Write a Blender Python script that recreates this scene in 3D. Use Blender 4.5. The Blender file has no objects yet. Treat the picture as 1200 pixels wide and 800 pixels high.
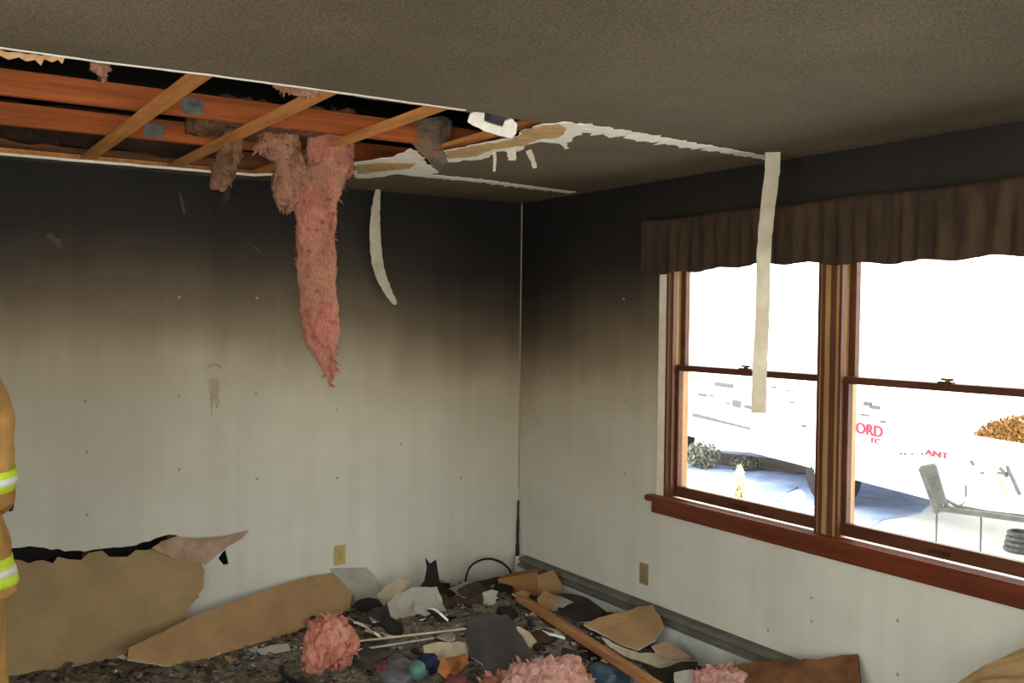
import bpy, bmesh, math, random
from mathutils import Vector, Matrix, noise
from mathutils.geometry import tessellate_polygon

random.seed(7)
scene = bpy.context.scene
COL = scene.collection

# ------------------------------------------------------------------ camera
CAM = Vector((-3.4192, -5.241, 1.7178))
YAW, PITCH, ROLL, FPX = 0.5692, 0.0247, 0.0121, 1151.3
FW = Vector((math.sin(YAW) * math.cos(PITCH), math.cos(YAW) * math.cos(PITCH), -math.sin(PITCH)))
r0 = Vector((math.cos(YAW), -math.sin(YAW), 0))
u0 = r0.cross(FW)
RT = r0 * math.cos(ROLL) + u0 * math.sin(ROLL)
UP = u0 * math.cos(ROLL) - r0 * math.sin(ROLL)
cam_data = bpy.data.cameras.new('camera')
cam = bpy.data.objects.new('camera', cam_data)
COL.objects.link(cam)
cam.matrix_world = Matrix(((RT.x, UP.x, -FW.x, CAM.x), (RT.y, UP.y, -FW.y, CAM.y),
                           (RT.z, UP.z, -FW.z, CAM.z), (0, 0, 0, 1)))
cam_data.sensor_fit = 'HORIZONTAL'
cam_data.sensor_width = 36.0
cam_data.lens = 36.0 * FPX / 1200.0
cam_data.clip_start = 0.05
cam_data.clip_end = 400
scene.camera = cam

# ------------------------------------------------------------------ world and light
SKY = 6.7
world = bpy.data.worlds.new('sky')
scene.world = world
world.use_nodes = True
bg = world.node_tree.nodes['Background']
bg.inputs['Color'].default_value = (1.0, 0.995, 0.93, 1)
bg.inputs['Strength'].default_value = SKY
scene.view_settings.view_transform = 'Standard'
scene.view_settings.look = 'None'
scene.view_settings.exposure = 0.0
scene.view_settings.gamma = 1.0
scene.view_settings.use_curve_mapping = False


def portal(name, loc, rot, sx, sy):
    l = bpy.data.lights.new(name, 'AREA')
    l.shape = 'RECTANGLE'
    l.size, l.size_y = sx, sy
    l.cycles.is_portal = True
    o = bpy.data.objects.new(name, l)
    o.location = loc
    o.rotation_euler = rot
    COL.objects.link(o)


# daylight enters through the window wall and through two unseen windows added behind the photographer to light the room
portal('daylight_window_right', (0.14, -2.42, 1.42), (0, math.radians(90), 0), 1.24, 2.04)
portal('added_daylight_front', (-2.6, -6.92, 1.35), (math.radians(90), 0, 0), 3.0, 1.7)
portal('added_daylight_left', (-4.94, -4.2, 1.30), (0, math.radians(-90), 0), 2.0, 3.0)
# the camera's own flash, just above the lens
fl = bpy.data.lights.new('camera_flash', 'POINT')
fl.energy = 75.0
fl.color = (1.0, 0.93, 0.82)
fl.shadow_soft_size = 0.03
flo = bpy.data.objects.new('camera_flash', fl)
flo.location = CAM + UP * 0.09 + RT * 0.04 + FW * 0.05
COL.objects.link(flo)


# ------------------------------------------------------------------ measuring helpers
def ray(px, py):
    return FW + RT * ((px - 600) / FPX) - UP * ((py - 400) / FPX)


def on(px, py, axis, v):
    d = ray(px, py)
    return CAM + d * ((v - CAM[axis]) / d[axis])


def on_plane(px, py, p, n):
    d = ray(px, py)
    return CAM + d * ((p - CAM).dot(n) / d.dot(n))


def lin(c):
    return tuple(((x / 255) / 12.92 if x / 255 <= 0.04045 else ((x / 255 + 0.055) / 1.055) ** 2.4) for x in c)


# ------------------------------------------------------------------ materials
class NT:
    def __init__(s, name):
        s.m = bpy.data.materials.new(name)
        s.m.use_nodes = True
        s.t = s.m.node_tree
        s.b = s.t.nodes['Principled BSDF']
        s.co = s.n('ShaderNodeTexCoord').outputs['Object']

    def n(s, kind, **kw):
        o = s.t.nodes.new(kind)
        for k, v in kw.items():
            setattr(o, k, v)
        return o

    def l(s, a, b):
        s.t.links.new(a, b)

    def noise(s, scale, detail=4, rough=0.6, vec=None, dist=0.0):
        o = s.n('ShaderNodeTexNoise')
        o.inputs['Scale'].default_value = scale
        o.inputs['Detail'].default_value = detail
        o.inputs['Roughness'].default_value = rough
        o.inputs['Distortion'].default_value = dist
        s.l(vec if vec is not None else s.co, o.inputs['Vector'])
        return o.outputs['Fac']

    def ramp(s, fac, stops):
        o = s.n('ShaderNodeValToRGB')
        e = o.color_ramp.elements
        while len(e) < len(stops):
            e.new(0.5)
        for i, (p, c) in enumerate(stops):
            e[i].position = p
            e[i].color = (c[0], c[1], c[2], 1)
        s.l(fac, o.inputs['Fac'])
        return o.outputs['Color']

    def mix(s, fac, a, b, mode='MIX'):
        o = s.n('ShaderNodeMix', data_type='RGBA', blend_type=mode)
        for v, i in ((fac, 0), (a, 6), (b, 7)):
            if isinstance(v, (int, float)):
                o.inputs[i].default_value = v
            elif isinstance(v, tuple):
                o.inputs[i].default_value = (v[0], v[1], v[2], 1)
            else:
                s.l(v, o.inputs[i])
        return o.outputs[2]

    def math(s, op, a, b=0.0):
        o = s.n('ShaderNodeMath', operation=op)
        for v, i in ((a, 0), (b, 1)):
            if isinstance(v, (int, float)):
                o.inputs[i].default_value = v
            else:
                s.l(v, o.inputs[i])
        return o.outputs[0]

    def maprange(s, v, a, b, c=0.0, d=1.0):
        o = s.n('ShaderNodeMapRange')
        s.l(v, o.inputs[0])
        for i, x in enumerate((a, b, c, d)):
            o.inputs[1 + i].default_value = x
        return o.outputs[0]

    def scaled(s, vec3):
        o = s.n('ShaderNodeMapping')
        o.inputs['Scale'].default_value = vec3
        s.l(s.co, o.inputs['Vector'])
        return o.outputs['Vector']

    def bump(s, h, strength, dist=0.01):
        o = s.n('ShaderNodeBump')
        o.inputs['Strength'].default_value = strength
        o.inputs['Distance'].default_value = dist
        s.l(h, o.inputs['Height'])
        s.l(o.outputs['Normal'], s.b.inputs['Normal'])


def M(name, c1, c2=None, rough=0.85, scale=6.0, bump=0.25, bscale=60.0, metal=0.0, lo=0.35, hi=0.65, stretch=None, detail=5):
    t = NT(name)
    c1 = lin(c1)
    c2 = lin(c2) if c2 else tuple(x * 0.75 for x in c1)
    v = t.scaled(stretch) if stretch else None
    f = t.noise(scale, detail, 0.65, v)
    t.l(t.ramp(f, [(lo, c1), (hi, c2)]), t.b.inputs['Base Color'])
    t.b.inputs['Roughness'].default_value = rough
    t.b.inputs['Metallic'].default_value = metal
    t.b.inputs['Specular IOR Level'].default_value = 0.3
    if bump:
        t.bump(t.noise(bscale, 4, 0.6, v), bump, 0.006)
    return t.m


SOOT = [(0.50, (.61, .61, .555)), (0.90, (.575, .555, .48)), (1.25, (.53, .485, .385)), (1.45, (.43, .365, .265)),
        (1.62, (.275, .215, .143)), (1.80, (.145, .110, .071)), (1.98, (.066, .050, .034)), (2.18, (.024, .019, .0145)), (2.42, (.012, .0105, .0095))]


def wall_material(name, along, lift):
    """painted drywall with a smoke layer: soot thick near the ceiling, thinning downwards"""
    t = NT(name)
    sep = t.n('ShaderNodeSeparateXYZ')
    t.l(t.co, sep.inputs[0])
    z = sep.outputs[2]
    a = sep.outputs[0 if along == 'x' else 1]
    wob = t.math('MULTIPLY', t.math('SUBTRACT', t.noise(1.1, 3, 0.5), 0.5), 0.42)
    strk = t.math('MULTIPLY', t.math('SUBTRACT', t.noise(7, 4, 0.6, t.scaled((1, 1, 0.06))), 0.5), 0.16)
    z2 = t.math('ADD', z, t.math('ADD', wob, strk))
    # smoke hung lower towards the room corner; lift also paints in the light falloff
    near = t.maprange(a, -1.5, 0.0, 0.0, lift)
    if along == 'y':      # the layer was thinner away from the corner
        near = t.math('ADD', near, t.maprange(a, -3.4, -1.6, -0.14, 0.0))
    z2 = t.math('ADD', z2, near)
    col = t.ramp(t.math('DIVIDE', z2, 2.5), [(p / 2.5, c) for p, c in SOOT])
    blot = t.ramp(t.noise(2.5, 6, 0.6), [(0.3, (0.90, 0.90, 0.90)), (0.7, (1.04, 1.04, 1.04))])
    col = t.mix(1.0, col, blot, 'MULTIPLY')
    drip = t.ramp(t.noise(11, 3, 0.5, t.scaled((1, 1, 0.035))), [(0.35, (0.92, 0.90, 0.86)), (0.55, (1, 1, 1))])
    col = t.mix(0.5, col, drip, 'MULTIPLY')
    t.l(col, t.b.inputs['Base Color'])
    t.b.inputs['Roughness'].default_value = 0.7
    t.b.inputs['Specular IOR Level'].default_value = 0.25
    t.bump(t.noise(90, 3), 0.08, 0.004)
    return t.m


def ceiling_material():
    t = NT('sooty textured ceiling')
    big = t.ramp(t.noise(0.8, 4, 0.6), [(0.3, lin((94, 83, 67))), (0.7, lin((118, 105, 87)))])
    sp = t.noise(130, 3, 0.75)
    spk = t.ramp(sp, [(0.36, (0.55, 0.55, 0.55)), (0.52, (1, 1, 1)), (0.66, (1.35, 1.32, 1.28)), (0.74, (2.6, 2.5, 2.3))])
    col = t.mix(1.0, big, spk, 'MULTIPLY')
    t.l(col, t.b.inputs['Base Color'])
    t.b.inputs['Roughness'].default_value = 0.85
    t.b.inputs['Specular IOR Level'].default_value = 0.25
    t.bump(sp, 0.45, 0.005)
    return t.m


MAT = {}
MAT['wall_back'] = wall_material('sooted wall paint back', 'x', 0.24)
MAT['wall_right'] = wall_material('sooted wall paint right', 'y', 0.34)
MAT['ceiling'] = ceiling_material()
MAT['wall_plain'] = M('smoke stained wall paint', (150, 145, 132), (128, 120, 104), scale=2)
MAT['gypsum'] = M('white gypsum', (250, 246, 238), (232, 224, 210), scale=20, bump=0.6, bscale=120)
MAT['gypsum_tan'] = M('tan torn drywall paper', (205, 172, 122), (176, 142, 94), scale=14, bump=0.5)
MAT['paper_brown'] = M('brown drywall backing paper', (164, 140, 102), (146, 124, 92), scale=5, bump=0.25, bscale=30)
MAT['paper_tan'] = M('tan drywall paper', (164, 132, 94), (144, 114, 80), scale=7, bump=0.25)
MAT['paper_grey'] = M('pale grey drywall paper', (168, 166, 158), (146, 142, 132), scale=9, bump=0.3)
MAT['paper_cream'] = M('cream paper', (196, 186, 164), (166, 152, 128), scale=11, bump=0.3)
MAT['paper_pink'] = M('pinkish paper', (176, 150, 132), (150, 118, 96), scale=11, bump=0.3)
MAT['tape'] = M('joint tape', (206, 196, 176), (184, 172, 150), scale=12, bump=0.3)
MAT['sootboard'] = M('sooty drywall face', (66, 61, 58), (50, 46, 44), scale=8, bump=0.5, bscale=90)
MAT['char'] = M('charred black', (24, 21, 19), (42, 36, 31), scale=14, bump=0.8)
MAT['char_brown'] = M('scorched brown', (74, 52, 36), (44, 32, 24), scale=9, bump=0.6)
MAT['joist'] = M('rough orange lumber', (178, 94, 44), (128, 66, 33), scale=5, bump=0.4, bscale=30, stretch=(0.35, 3, 6))
MAT['joist_dark'] = M('shaded lumber', (120, 72, 40), (58, 38, 26), scale=5, bump=0.4, bscale=30, stretch=(0.5, 3, 6))  # darker copy of the lumber, shade put into its colour
MAT['furring'] = M('furring strip pine', (214, 146, 78), (176, 112, 58), scale=5, bump=0.3, stretch=(6, 0.4, 6))
MAT['plank'] = M('fallen plank pine', (178, 128, 82), (146, 100, 62), scale=5, bump=0.3, stretch=(4, 0.6, 4))
MAT['steel'] = M('galvanised plate', (122, 122, 118), (88, 86, 82), rough=0.45, metal=0.6, scale=20)
MAT['attic'] = M('darkened attic boards', (34, 26, 21), (22, 18, 16), scale=4)  # dark tone stands in for the unlit attic
MAT['cavity'] = M('dark wall cavity', (30, 26, 23), (22, 19, 17), scale=6)
MAT['frame'] = M('stained window wood', (100, 62, 40), (78, 44, 28), rough=0.5, scale=6, bump=0.12, stretch=(4, 4, 0.4))
MAT['frame_light'] = M('worn window wood', (176, 138, 94), (140, 102, 64), rough=0.5, scale=6, bump=0.12, stretch=(4, 4, 0.4))
MAT['sash'] = M('sash wood', (92, 52, 32), (70, 38, 24), rough=0.5, scale=6, bump=0.12, stretch=(4, 0.5, 2))
MAT['sill'] = M('red brown sill wood', (112, 54, 32), (86, 39, 23), rough=0.38, scale=6, bump=0.1, stretch=(4, 0.4, 4))
MAT['casing'] = M('cream casing', (240, 232, 212), (220, 208, 184), rough=0.6, scale=5)
MAT['brass'] = M('tarnished lock', (96, 74, 46), (64, 48, 32), rough=0.4, metal=0.7)
MAT['valance'] = M('sooted brown valance cloth', (74, 56, 40), (50, 38, 29), rough=0.95, scale=7, bump=0.4, bscale=140, stretch=(2, 2, 0.5))
MAT['heater_white'] = M('pale heater enamel', (196, 200, 198), (168, 170, 166), rough=0.5, scale=4, bump=0.05)
MAT['heater_grey'] = M('dirty heater grille', (112, 112, 106), (86, 84, 78), rough=0.6, scale=8, bump=0.1)
MAT['ivory'] = M('ivory plastic', (196, 174, 116), (180, 156, 100), rough=0.4, scale=10, bump=0.0)
MAT['ivory_dull'] = M('dull ivory plastic', (150, 134, 104), (130, 114, 86), rough=0.5, scale=10, bump=0.0)
MAT['black'] = M('black rubber', (22, 21, 21), (30, 29, 28), rough=0.5, bump=0.0)
MAT['mark'] = M('nail spot', (160, 151, 132), (146, 138, 118), bump=0.0)
MAT['mark_pale'] = M('pale scrape', (176, 168, 152), (150, 140, 122), bump=0.1)
MAT['cardboard'] = M('cardboard', (152, 110, 70), (130, 92, 58), scale=6, bump=0.15)
MAT['cloth_tan'] = M('tan drape cloth', (182, 150, 108), (158, 128, 90), scale=8, bump=0.3, bscale=200)
MAT['floor'] = M('ash covered carpet', (128, 116, 102), (84, 76, 68), scale=18, bump=0.9, bscale=70)
MAT['ash'] = M('ash and plaster crumbs', (132, 122, 108), (84, 77, 68), scale=30, bump=1.0, bscale=90, lo=0.4, hi=0.6)


def insulation_material(name, c1, c2, c3):
    t = NT(name)
    v = t.scaled((1, 1, 0.45))
    f = t.noise(13, 7, 0.72, v, 0.8)
    col = t.ramp(f, [(0.30, lin(c3)), (0.45, lin(c1)), (0.66, lin(c2))])
    blotch = t.maprange(t.noise(4.5, 3, 0.6), 0.47, 0.68, 0.0, 0.75)
    col = t.mix(blotch, col, tuple(x * 0.92 for x in lin((178, 140, 110))))
    fine = t.ramp(t.noise(120, 4, 0.7, v), [(0.35, (0.72, 0.70, 0.68)), (0.6, (1.08, 1.08, 1.08))])
    t.l(t.mix(1.0, col, fine, 'MULTIPLY'), t.b.inputs['Base Color'])
    t.b.inputs['Roughness'].default_value = 1.0
    t.b.inputs['Specular IOR Level'].default_value = 0.05
    t.bump(t.noise(85, 6, 0.75, v), 1.0, 0.012)
    return t.m


MAT['pink'] = insulation_material('pink glass wool', (196, 122, 108), (208, 152, 126), (140, 78, 66))
MAT['pink_dirty'] = insulation_material('sooted glass wool', (182, 130, 108), (196, 148, 126), (96, 66, 50))
MAT['pink_floor'] = insulation_material('salmon pink glass wool', (212, 138, 120), (226, 170, 150), (158, 88, 74))
MAT['pink_pale'] = insulation_material('pale pink glass wool', (224, 166, 158), (232, 194, 184), (186, 116, 106))
MAT['brown_wool'] = insulation_material('brown stained wool', (134, 98, 74), (168, 122, 104), (60, 44, 34))


def glass_material():
    t = NT('window glass')
    nt = t.t
    tr = t.n('ShaderNodeBsdfTransparent')
    tr.inputs['Color'].default_value = (0.97, 0.98, 0.97, 1)
    gl = t.n('ShaderNodeBsdfGlossy')
    gl.inputs['Roughness'].default_value = 0.02
    mx = t.n('ShaderNodeMixShader')
    mx.inputs[0].default_value = 0.05
    t.l(tr.outputs[0], mx.inputs[1])
    t.l(gl.outputs[0], mx.inputs[2])
    t.l(mx.outputs[0], nt.nodes['Material Output'].inputs['Surface'])
    return t.m


MAT['glass'] = glass_material()


# ------------------------------------------------------------------ object helpers
def tag(o, label=None, cat=None, group=None, kind=None):
    if label: o['label'] = label
    if cat: o['category'] = cat
    if group: o['group'] = group
    if kind: o['kind'] = kind
    return o


def link(name, me, mats, parent=None, smooth=False):
    if not isinstance(mats, (list, tuple)):
        mats = [mats]
    for m in mats:
        me.materials.append(MAT[m] if isinstance(m, str) else m)
    if smooth:
        me.polygons.foreach_set('use_smooth', [True] * len(me.polygons))
    o = bpy.data.objects.new(name, me)
    COL.objects.link(o)
    if parent:
        o.parent = parent
        o.matrix_parent_inverse = Matrix.Translation(-parent.location) if parent.type == 'EMPTY' else Matrix()
    return o


def obj(name, verts, faces, mats, parent=None, smooth=False):
    me = bpy.data.meshes.new(name)
    me.from_pydata([tuple(v) for v in verts], [], faces)
    me.update()
    return link(name, me, mats, parent, smooth)


def bobj(name, bm, mats, parent=None, smooth=False):
    bmesh.ops.recalc_face_normals(bm, faces=bm.faces[:])
    me = bpy.data.meshes.new(name)
    bm.to_mesh(me)
    bm.free()
    return link(name, me, mats, parent, smooth)


def empty(name, loc):
    o = bpy.data.objects.new(name, None)
    o.location = loc
    o.empty_display_size = 0.1
    COL.objects.link(o)
    return o


def bm_box(bm, x0, x1, y0, y1, z0, z1):
    vs = [bm.verts.new((x, y, z)) for x in (x0, x1) for y in (y0, y1) for z in (z0, z1)]
    for f in ((0, 1, 3, 2), (4, 6, 7, 5), (0, 4, 5, 1), (2, 3, 7, 6), (0, 2, 6, 4), (1, 5, 7, 3)):
        bm.faces.new([vs[i] for i in f])
    return vs


def box(name, x0, x1, y0, y1, z0, z1, mat, parent=None, bevel=0.0):
    bm = bmesh.new()
    bm_box(bm, min(x0, x1), max(x0, x1), min(y0, y1), max(y0, y1), min(z0, z1), max(z0, z1))
    if bevel:
        bmesh.ops.bevel(bm, geom=bm.edges[:], offset=bevel, segments=2, affect='EDGES')
    return bobj(name, bm, mat, parent)


def torn(pts, amp, step, seed=0, closed=True):
    """subdivide a 2D outline and ruffle it so the edge reads as torn"""
    out = []
    n = len(pts)
    for i in range(n if closed else n - 1):
        a = Vector(pts[i]); b = Vector(pts[(i + 1) % n])
        L = (b - a).length
        k = max(1, int(L / step))
        nrm = Vector((-(b - a).y, (b - a).x)) / (L + 1e-9)
        for j in range(k):
            p = a.lerp(b, j / k)
            if j:
                p = p + nrm * amp * noise.noise(Vector((p.x * 3.1 / step * 0.2 + seed, p.y * 3.1 / step * 0.2, seed * 1.7 + j))) * 1.6
            out.append(p)
    if not closed:
        out.append(Vector(pts[-1]))
    return out


def slab(name, outline, holes, O, U, V, thick, mats, parent=None, edge_mat=0, warp=0.0, wscale=3.0, cuts=0, seed=0.0, back_mat=0):
    """flat sheet with outline (and holes) given in the plane O + u*U + v*V, real thickness along U x V"""
    N = U.cross(V).normalized()
    loops = [[Vector((p[0], p[1], 0)) for p in outline]] + [[Vector((p[0], p[1], 0)) for p in h] for h in holes]
    tris = tessellate_polygon(loops)
    flat = [p for lp in loops for p in lp]
    bm = bmesh.new()
    f_v = [bm.verts.new(O + U * p.x + V * p.y) for p in flat]
    faces = []
    for t in tris:
        try:
            faces.append(bm.faces.new([f_v[i] for i in t]))
        except ValueError:
            pass
    if cuts:
        for _ in range(cuts):
            long_e = [e for e in bm.edges if e.calc_length() > 0.06]
            if long_e:
                bmesh.ops.subdivide_edges(bm, edges=long_e, cuts=1)
                bmesh.ops.triangulate(bm, faces=bm.faces[:])
    if warp:
        for v in bm.verts:
            v.co += N * warp * noise.noise(v.co * wscale + Vector((seed, seed * 2.3, 0)))
    bm.normal_update()
    for f in bm.faces:
        if f.normal.dot(N) < 0:
            f.normal_flip()
    top = bm.faces[:]
    ret = bmesh.ops.duplicate(bm, geom=bm.verts[:] + bm.edges[:] + bm.faces[:])
    vmap = ret['vert_map']
    dups = [g for g in ret['geom'] if isinstance(g, bmesh.types.BMFace)]
    nv = [g for g in ret['geom'] if isinstance(g, bmesh.types.BMVert)]
    for v in nv:
        v.co -= N * thick
    for f in dups:
        f.normal_flip()
        f.material_index = back_mat
    for f in top:
        for e in f.edges:
            if len([g for g in e.link_faces]) == 1:
                pass
    border = [e for e in set(e for f in top for e in f.edges) if len(e.link_faces) == 1]
    for e in border:
        a, b = e.verts
        try:
            nf = bm.faces.new([b, a, vmap[a], vmap[b]])
            nf.material_index = edge_mat
        except (ValueError, KeyError):
            pass
    me = bpy.data.meshes.new(name)
    bm.to_mesh(me)
    bm.free()
    return link(name, me, mats, parent)


def loft(bm, rings, cap=True):
    prev = None
    first = None
    for rg in rings:
        vs = [bm.verts.new(p) for p in rg]
        if prev:
            n = len(vs)
            for i in range(n):
                bm.faces.new([prev[i], prev[(i + 1) % n], vs[(i + 1) % n], vs[i]])
        else:
            first = vs
        prev = vs
    if cap:
        bm.faces.new(list(reversed(first)))
        bm.faces.new(prev)


def ring(c, a, b, ra, rb, n=14, k=1.0):
    """ring of n points around c with axes a,b"""
    out = []
    for i in range(n):
        t = 2 * math.pi * i / n
        ca, sa = math.cos(t), math.sin(t)
        out.append(c + a * (ra * math.copysign(abs(ca) ** k, ca)) + b * (rb * math.copysign(abs(sa) ** k, sa)))
    return out


def bm_tube(bm, pts, rad, n=8):
    rings = []
    for i, p in enumerate(pts):
        p = Vector(p)
        d = (Vector(pts[min(i + 1, len(pts) - 1)]) - Vector(pts[max(i - 1, 0)])).normalized()
        ref = Vector((0, 0, 1)) if abs(d.z) < 0.9 else Vector((1, 0, 0))
        a = d.cross(ref).normalized()
        b = d.cross(a)
        r = rad[i] if isinstance(rad, (list, tuple)) else rad
        rings.append(ring(p, a, b, r, r, n))
    loft(bm, rings)


def smooth_path(ctrl, k=6):
    pts = []
    c = [Vector(p) for p in ctrl]
    for i in range(len(c) - 1):
        p0 = c[max(i - 1, 0)]; p1 = c[i]; p2 = c[i + 1]; p3 = c[min(i + 2, len(c) - 1)]
        for j in range(k):
            t = j / k
            pts.append(0.5 * ((2 * p1) + (p2 - p0) * t + (2 * p0 - 5 * p1 + 4 * p2 - p3) * t * t + (3 * p1 - p0 - 3 * p2 + p3) * t ** 3))
    pts.append(c[-1])
    return pts


X, Y, Z = Vector((1, 0, 0)), Vector((0, 1, 0)), Vector((0, 0, 1))
H = 2.44
XL, YF = -4.8, -6.8          # the walls behind the photographer

# ------------------------------------------------------------------ room shell
floor = tag(box('floor', XL - 0.12, 0.0, YF - 0.12, 0.12, -0.12, 0.0, 'floor'), 'ash grey carpet floor under the fallen debris', kind='structure')

# back wall with the torn-out holes low on the left (wall plane y=0, u = x, v = z)
def bw(px, py):
    p = on(px, py, 1, 0.0)
    return (p.x, p.z)


hole_big = [bw(*p) for p in [(-60, 648), (-20, 646), (14, 642), (35, 639.5), (60, 644), (100, 646), (125, 642), (150, 640), (175, 634), (198, 626), (208, 627),
                             (196, 640), (215, 655), (236, 668), (232, 700), (205, 722), (120, 740), (40, 752), (-60, 760)]]
hole_big = torn(hole_big, 0.008, 0.03, 3)
hole_small = [bw(*p) for p in [(256, 654), (260, 648), (264, 643.5), (267, 655), (268, 661), (262, 662)]]
wall_outer = [(XL - 0.12, 0.0), (0.0, 0.0), (0.0, 3.0), (XL - 0.12, 3.0)]
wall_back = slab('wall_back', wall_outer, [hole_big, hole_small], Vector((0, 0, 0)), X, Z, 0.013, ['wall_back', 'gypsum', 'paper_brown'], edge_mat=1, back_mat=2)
# slab normal is X x Z = -Y (towards the room)
tag(wall_back, 'smoke blackened wall fading to pale grey lower down', kind='structure')
box('cavity_back', XL - 0.12, 0.0, 0.105, 0.12, 0.0, 3.0, 'cavity', wall_back)
for sx in (-4.6, -4.2, -3.79, -3.38, -2.98, -2.57, -2.16, -1.76, -1.35, -0.95, -0.54, -0.13):
    box('stud', sx - 0.019, sx + 0.019, 0.013, 0.105, 0.04, 2.44, 'joist_dark', wall_back)
box('bottom_plate', XL, 0.0, 0.013, 0.105, 0.0, 0.04, 'joist_dark', wall_back)

# right wall with the double window opening (plane x=0, u = -y ... built from boxes)
WY0, WY1, WZ0, WZ1, WT = -1.40, -3.44, 0.79, 2.06, 0.13
wall_out = [(0.0, 0.0), (-YF + 0.12, 0.0), (-YF + 0.12, 3.0), (0.0, 3.0)]
win_hole = [(-WY0, WZ0), (-WY0, WZ1), (-WY1, WZ1), (-WY1, WZ0)]
# normal = (-Y) x Z = -X  (towards the room)
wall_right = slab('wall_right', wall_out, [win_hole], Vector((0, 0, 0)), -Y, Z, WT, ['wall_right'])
tag(wall_right, 'sooted wall with the double window above the heater', kind='structure')
# the inside corner: pale split line where the tape let go
bm = bmesh.new()
bm_box(bm, -0.0085, -0.0015, -0.004, -0.0005, 0.62, 2.436)
bobj('corner_tape', bm, 'mark_pale', wall_right)

# walls behind the photographer, each with an added window to light the room
def wall_with_hole(name, along, pos, lo, hi, a0, a1, z0, z1, sgn, label):
    outer = [(lo, 0), (hi, 0), (hi, 3.0), (lo, 3.0)]
    hole = [(a0, z0), (a0, z1), (a1, z1), (a1, z0)]
    if along == 'x':
        w = slab(name, outer, [hole], Vector((0, pos, 0)), X, Z, -0.12, ['wall_plain'])
    else:
        w = slab(name, outer, [hole], Vector((pos, 0, 0)), Y, Z, -0.12, ['wall_plain'])
    return tag(w, label, kind='structure')


wall_with_hole('wall_front', 'x', YF, XL - 0.12, 0.12, -4.1, -1.1, 0.5, 2.2, 1, 'smoke stained wall behind the photographer')
wl = slab('wall_left', [(YF, 0), (0, 0), (0, 3.0), (YF, 3.0)], [[(-5.7, 0.3), (-5.7, 2.3), (-2.7, 2.3), (-2.7, 0.3)]], Vector((XL, 0, 0)), Y, Z, 0.12, ['wall_plain'])
tag(wl, 'smoke stained wall on the far side of the room', kind='structure')


def added_window(name, along, pos, a0, a1, z0, z1, label):
    w = empty(name, (pos if along == 'y' else (a0 + a1) / 2, pos if along == 'x' else (a0 + a1) / 2, z0))
    tag(w, label, kind='structure')
    t = 0.05
    def bx(nm, u0, u1, v0, v1, d, mat):
        if along == 'x':
            box(nm, u0, u1, pos - d, pos + d, v0, v1, mat, w)
        else:
            box(nm, pos - d, pos + d, u0, u1, v0, v1, mat, w)
    bx('frame_rail', a0, a1, z0, z0 + t, 0.04, 'frame')
    bx('frame_rail', a0, a1, z1 - t, z1, 0.04, 'frame')
    for u in (a0, (a0 + a1) / 2 - t / 2, a1 - t):
        bx('frame_stile', u, u + t, z0 + t, z1 - t, 0.04, 'frame')
    bx('pane', a0 + t, (a0 + a1) / 2 - t / 2, z0 + t, z1 - t, 0.002, 'glass')
    bx('pane', (a0 + a1) / 2 + t / 2, a1 - t, z0 + t, z1 - t, 0.002, 'glass')


added_window('added_window_3', 'x', YF - 0.06, -4.1, -1.1, 0.5, 2.2, 'added wide wooden window behind the photographer')
added_window('added_window_4', 'y', XL - 0.06, -5.7, -2.7, 0.3, 2.3, 'added wooden window in the side wall')

# ------------------------------------------------------------------ ceiling with the torn opening
def cl(px, py):
    p = on(px, py, 2, H)
    return (p.x, p.y)


hole = [(-4.5, -2.19)] + [cl(*p) for p in [(0, 56.5), (60, 65), (120, 73.5), (180, 81), (245, 88.5), (320, 99), (400, 109.5), (430, 116), (470, 121), (545, 130),
        (568, 132), (600, 139), (640, 145), (668, 147), (650, 152), (600, 164), (560, 172), (525, 183), (512, 199), (480, 197), (440, 201), (415, 204), (380, 204)]]
hole += [(-1.78, -0.15), (-2.2, -0.13), (-2.6, -0.11), (-3.2, -0.10), (-4.5, -0.10)]
hole = torn(hole, 0.012, 0.05, 11)
ceil_outer = [(XL - 0.12, YF - 0.12), (XL - 0.12, 0.0), (0.0, 0.0), (0.0, YF - 0.12)]
# normal must point down: use U = Y, V = X  -> Y x X = -Z
ceiling = slab('ceiling', [(p[1], p[0]) for p in ceil_outer], [[(p[1], p[0]) for p in hole]], Vector((0, 0, H)), Y, X, 0.013,
               ['ceiling', 'gypsum', 'paper_brown'], edge_mat=1, back_mat=2)
tag(ceiling, 'soot brown textured ceiling torn open down to the joists', kind='structure')


def ceil_patch(name, pix, drop, mat, amp=0.008, step=0.03, seed=0, edge=None, thick=0.003):
    o2 = torn([cl(*p) for p in pix], amp, step, seed)
    return slab(name, [(p[1], p[0]) for p in o2], [], Vector((0, 0, H - drop)), Y, X, thick, [mat, edge or mat], ceiling, edge_mat=1)


# bare seams where the joint tape tore away
def seam(name, line, w0, w1, mat, seed):
    top = []
    bot = []
    k = 26
    P = [Vector(p) for p in line]
    Ls = [(P[i + 1] - P[i]).length for i in range(len(P) - 1)]
    tot = sum(Ls)
    for i in range(k * 2 + 1):
        s = tot * i / (2 * k)
        j = 0
        while j < len(Ls) - 1 and s > Ls[j]:
            s -= Ls[j]; j += 1
        p = P[j].lerp(P[j + 1], s / Ls[j])
        w = w0 + (w1 - w0) * i / (2 * k)
        top.append((p.x, p.y - w * (0.45 + 0.35 * noise.noise(Vector((i * 0.7, seed, 0))))))
        bot.append((p.x, p.y + w * (0.55 + 0.95 * noise.noise(Vector((i * 0.8, seed + 5, 2))))))
    o2 = top + bot[::-1]
    return slab(name, [(p[1], p[0]) for p in o2], [], Vector((0, 0, H - 0.0025)), Y, X, 0.0025, [mat], ceiling)


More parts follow.
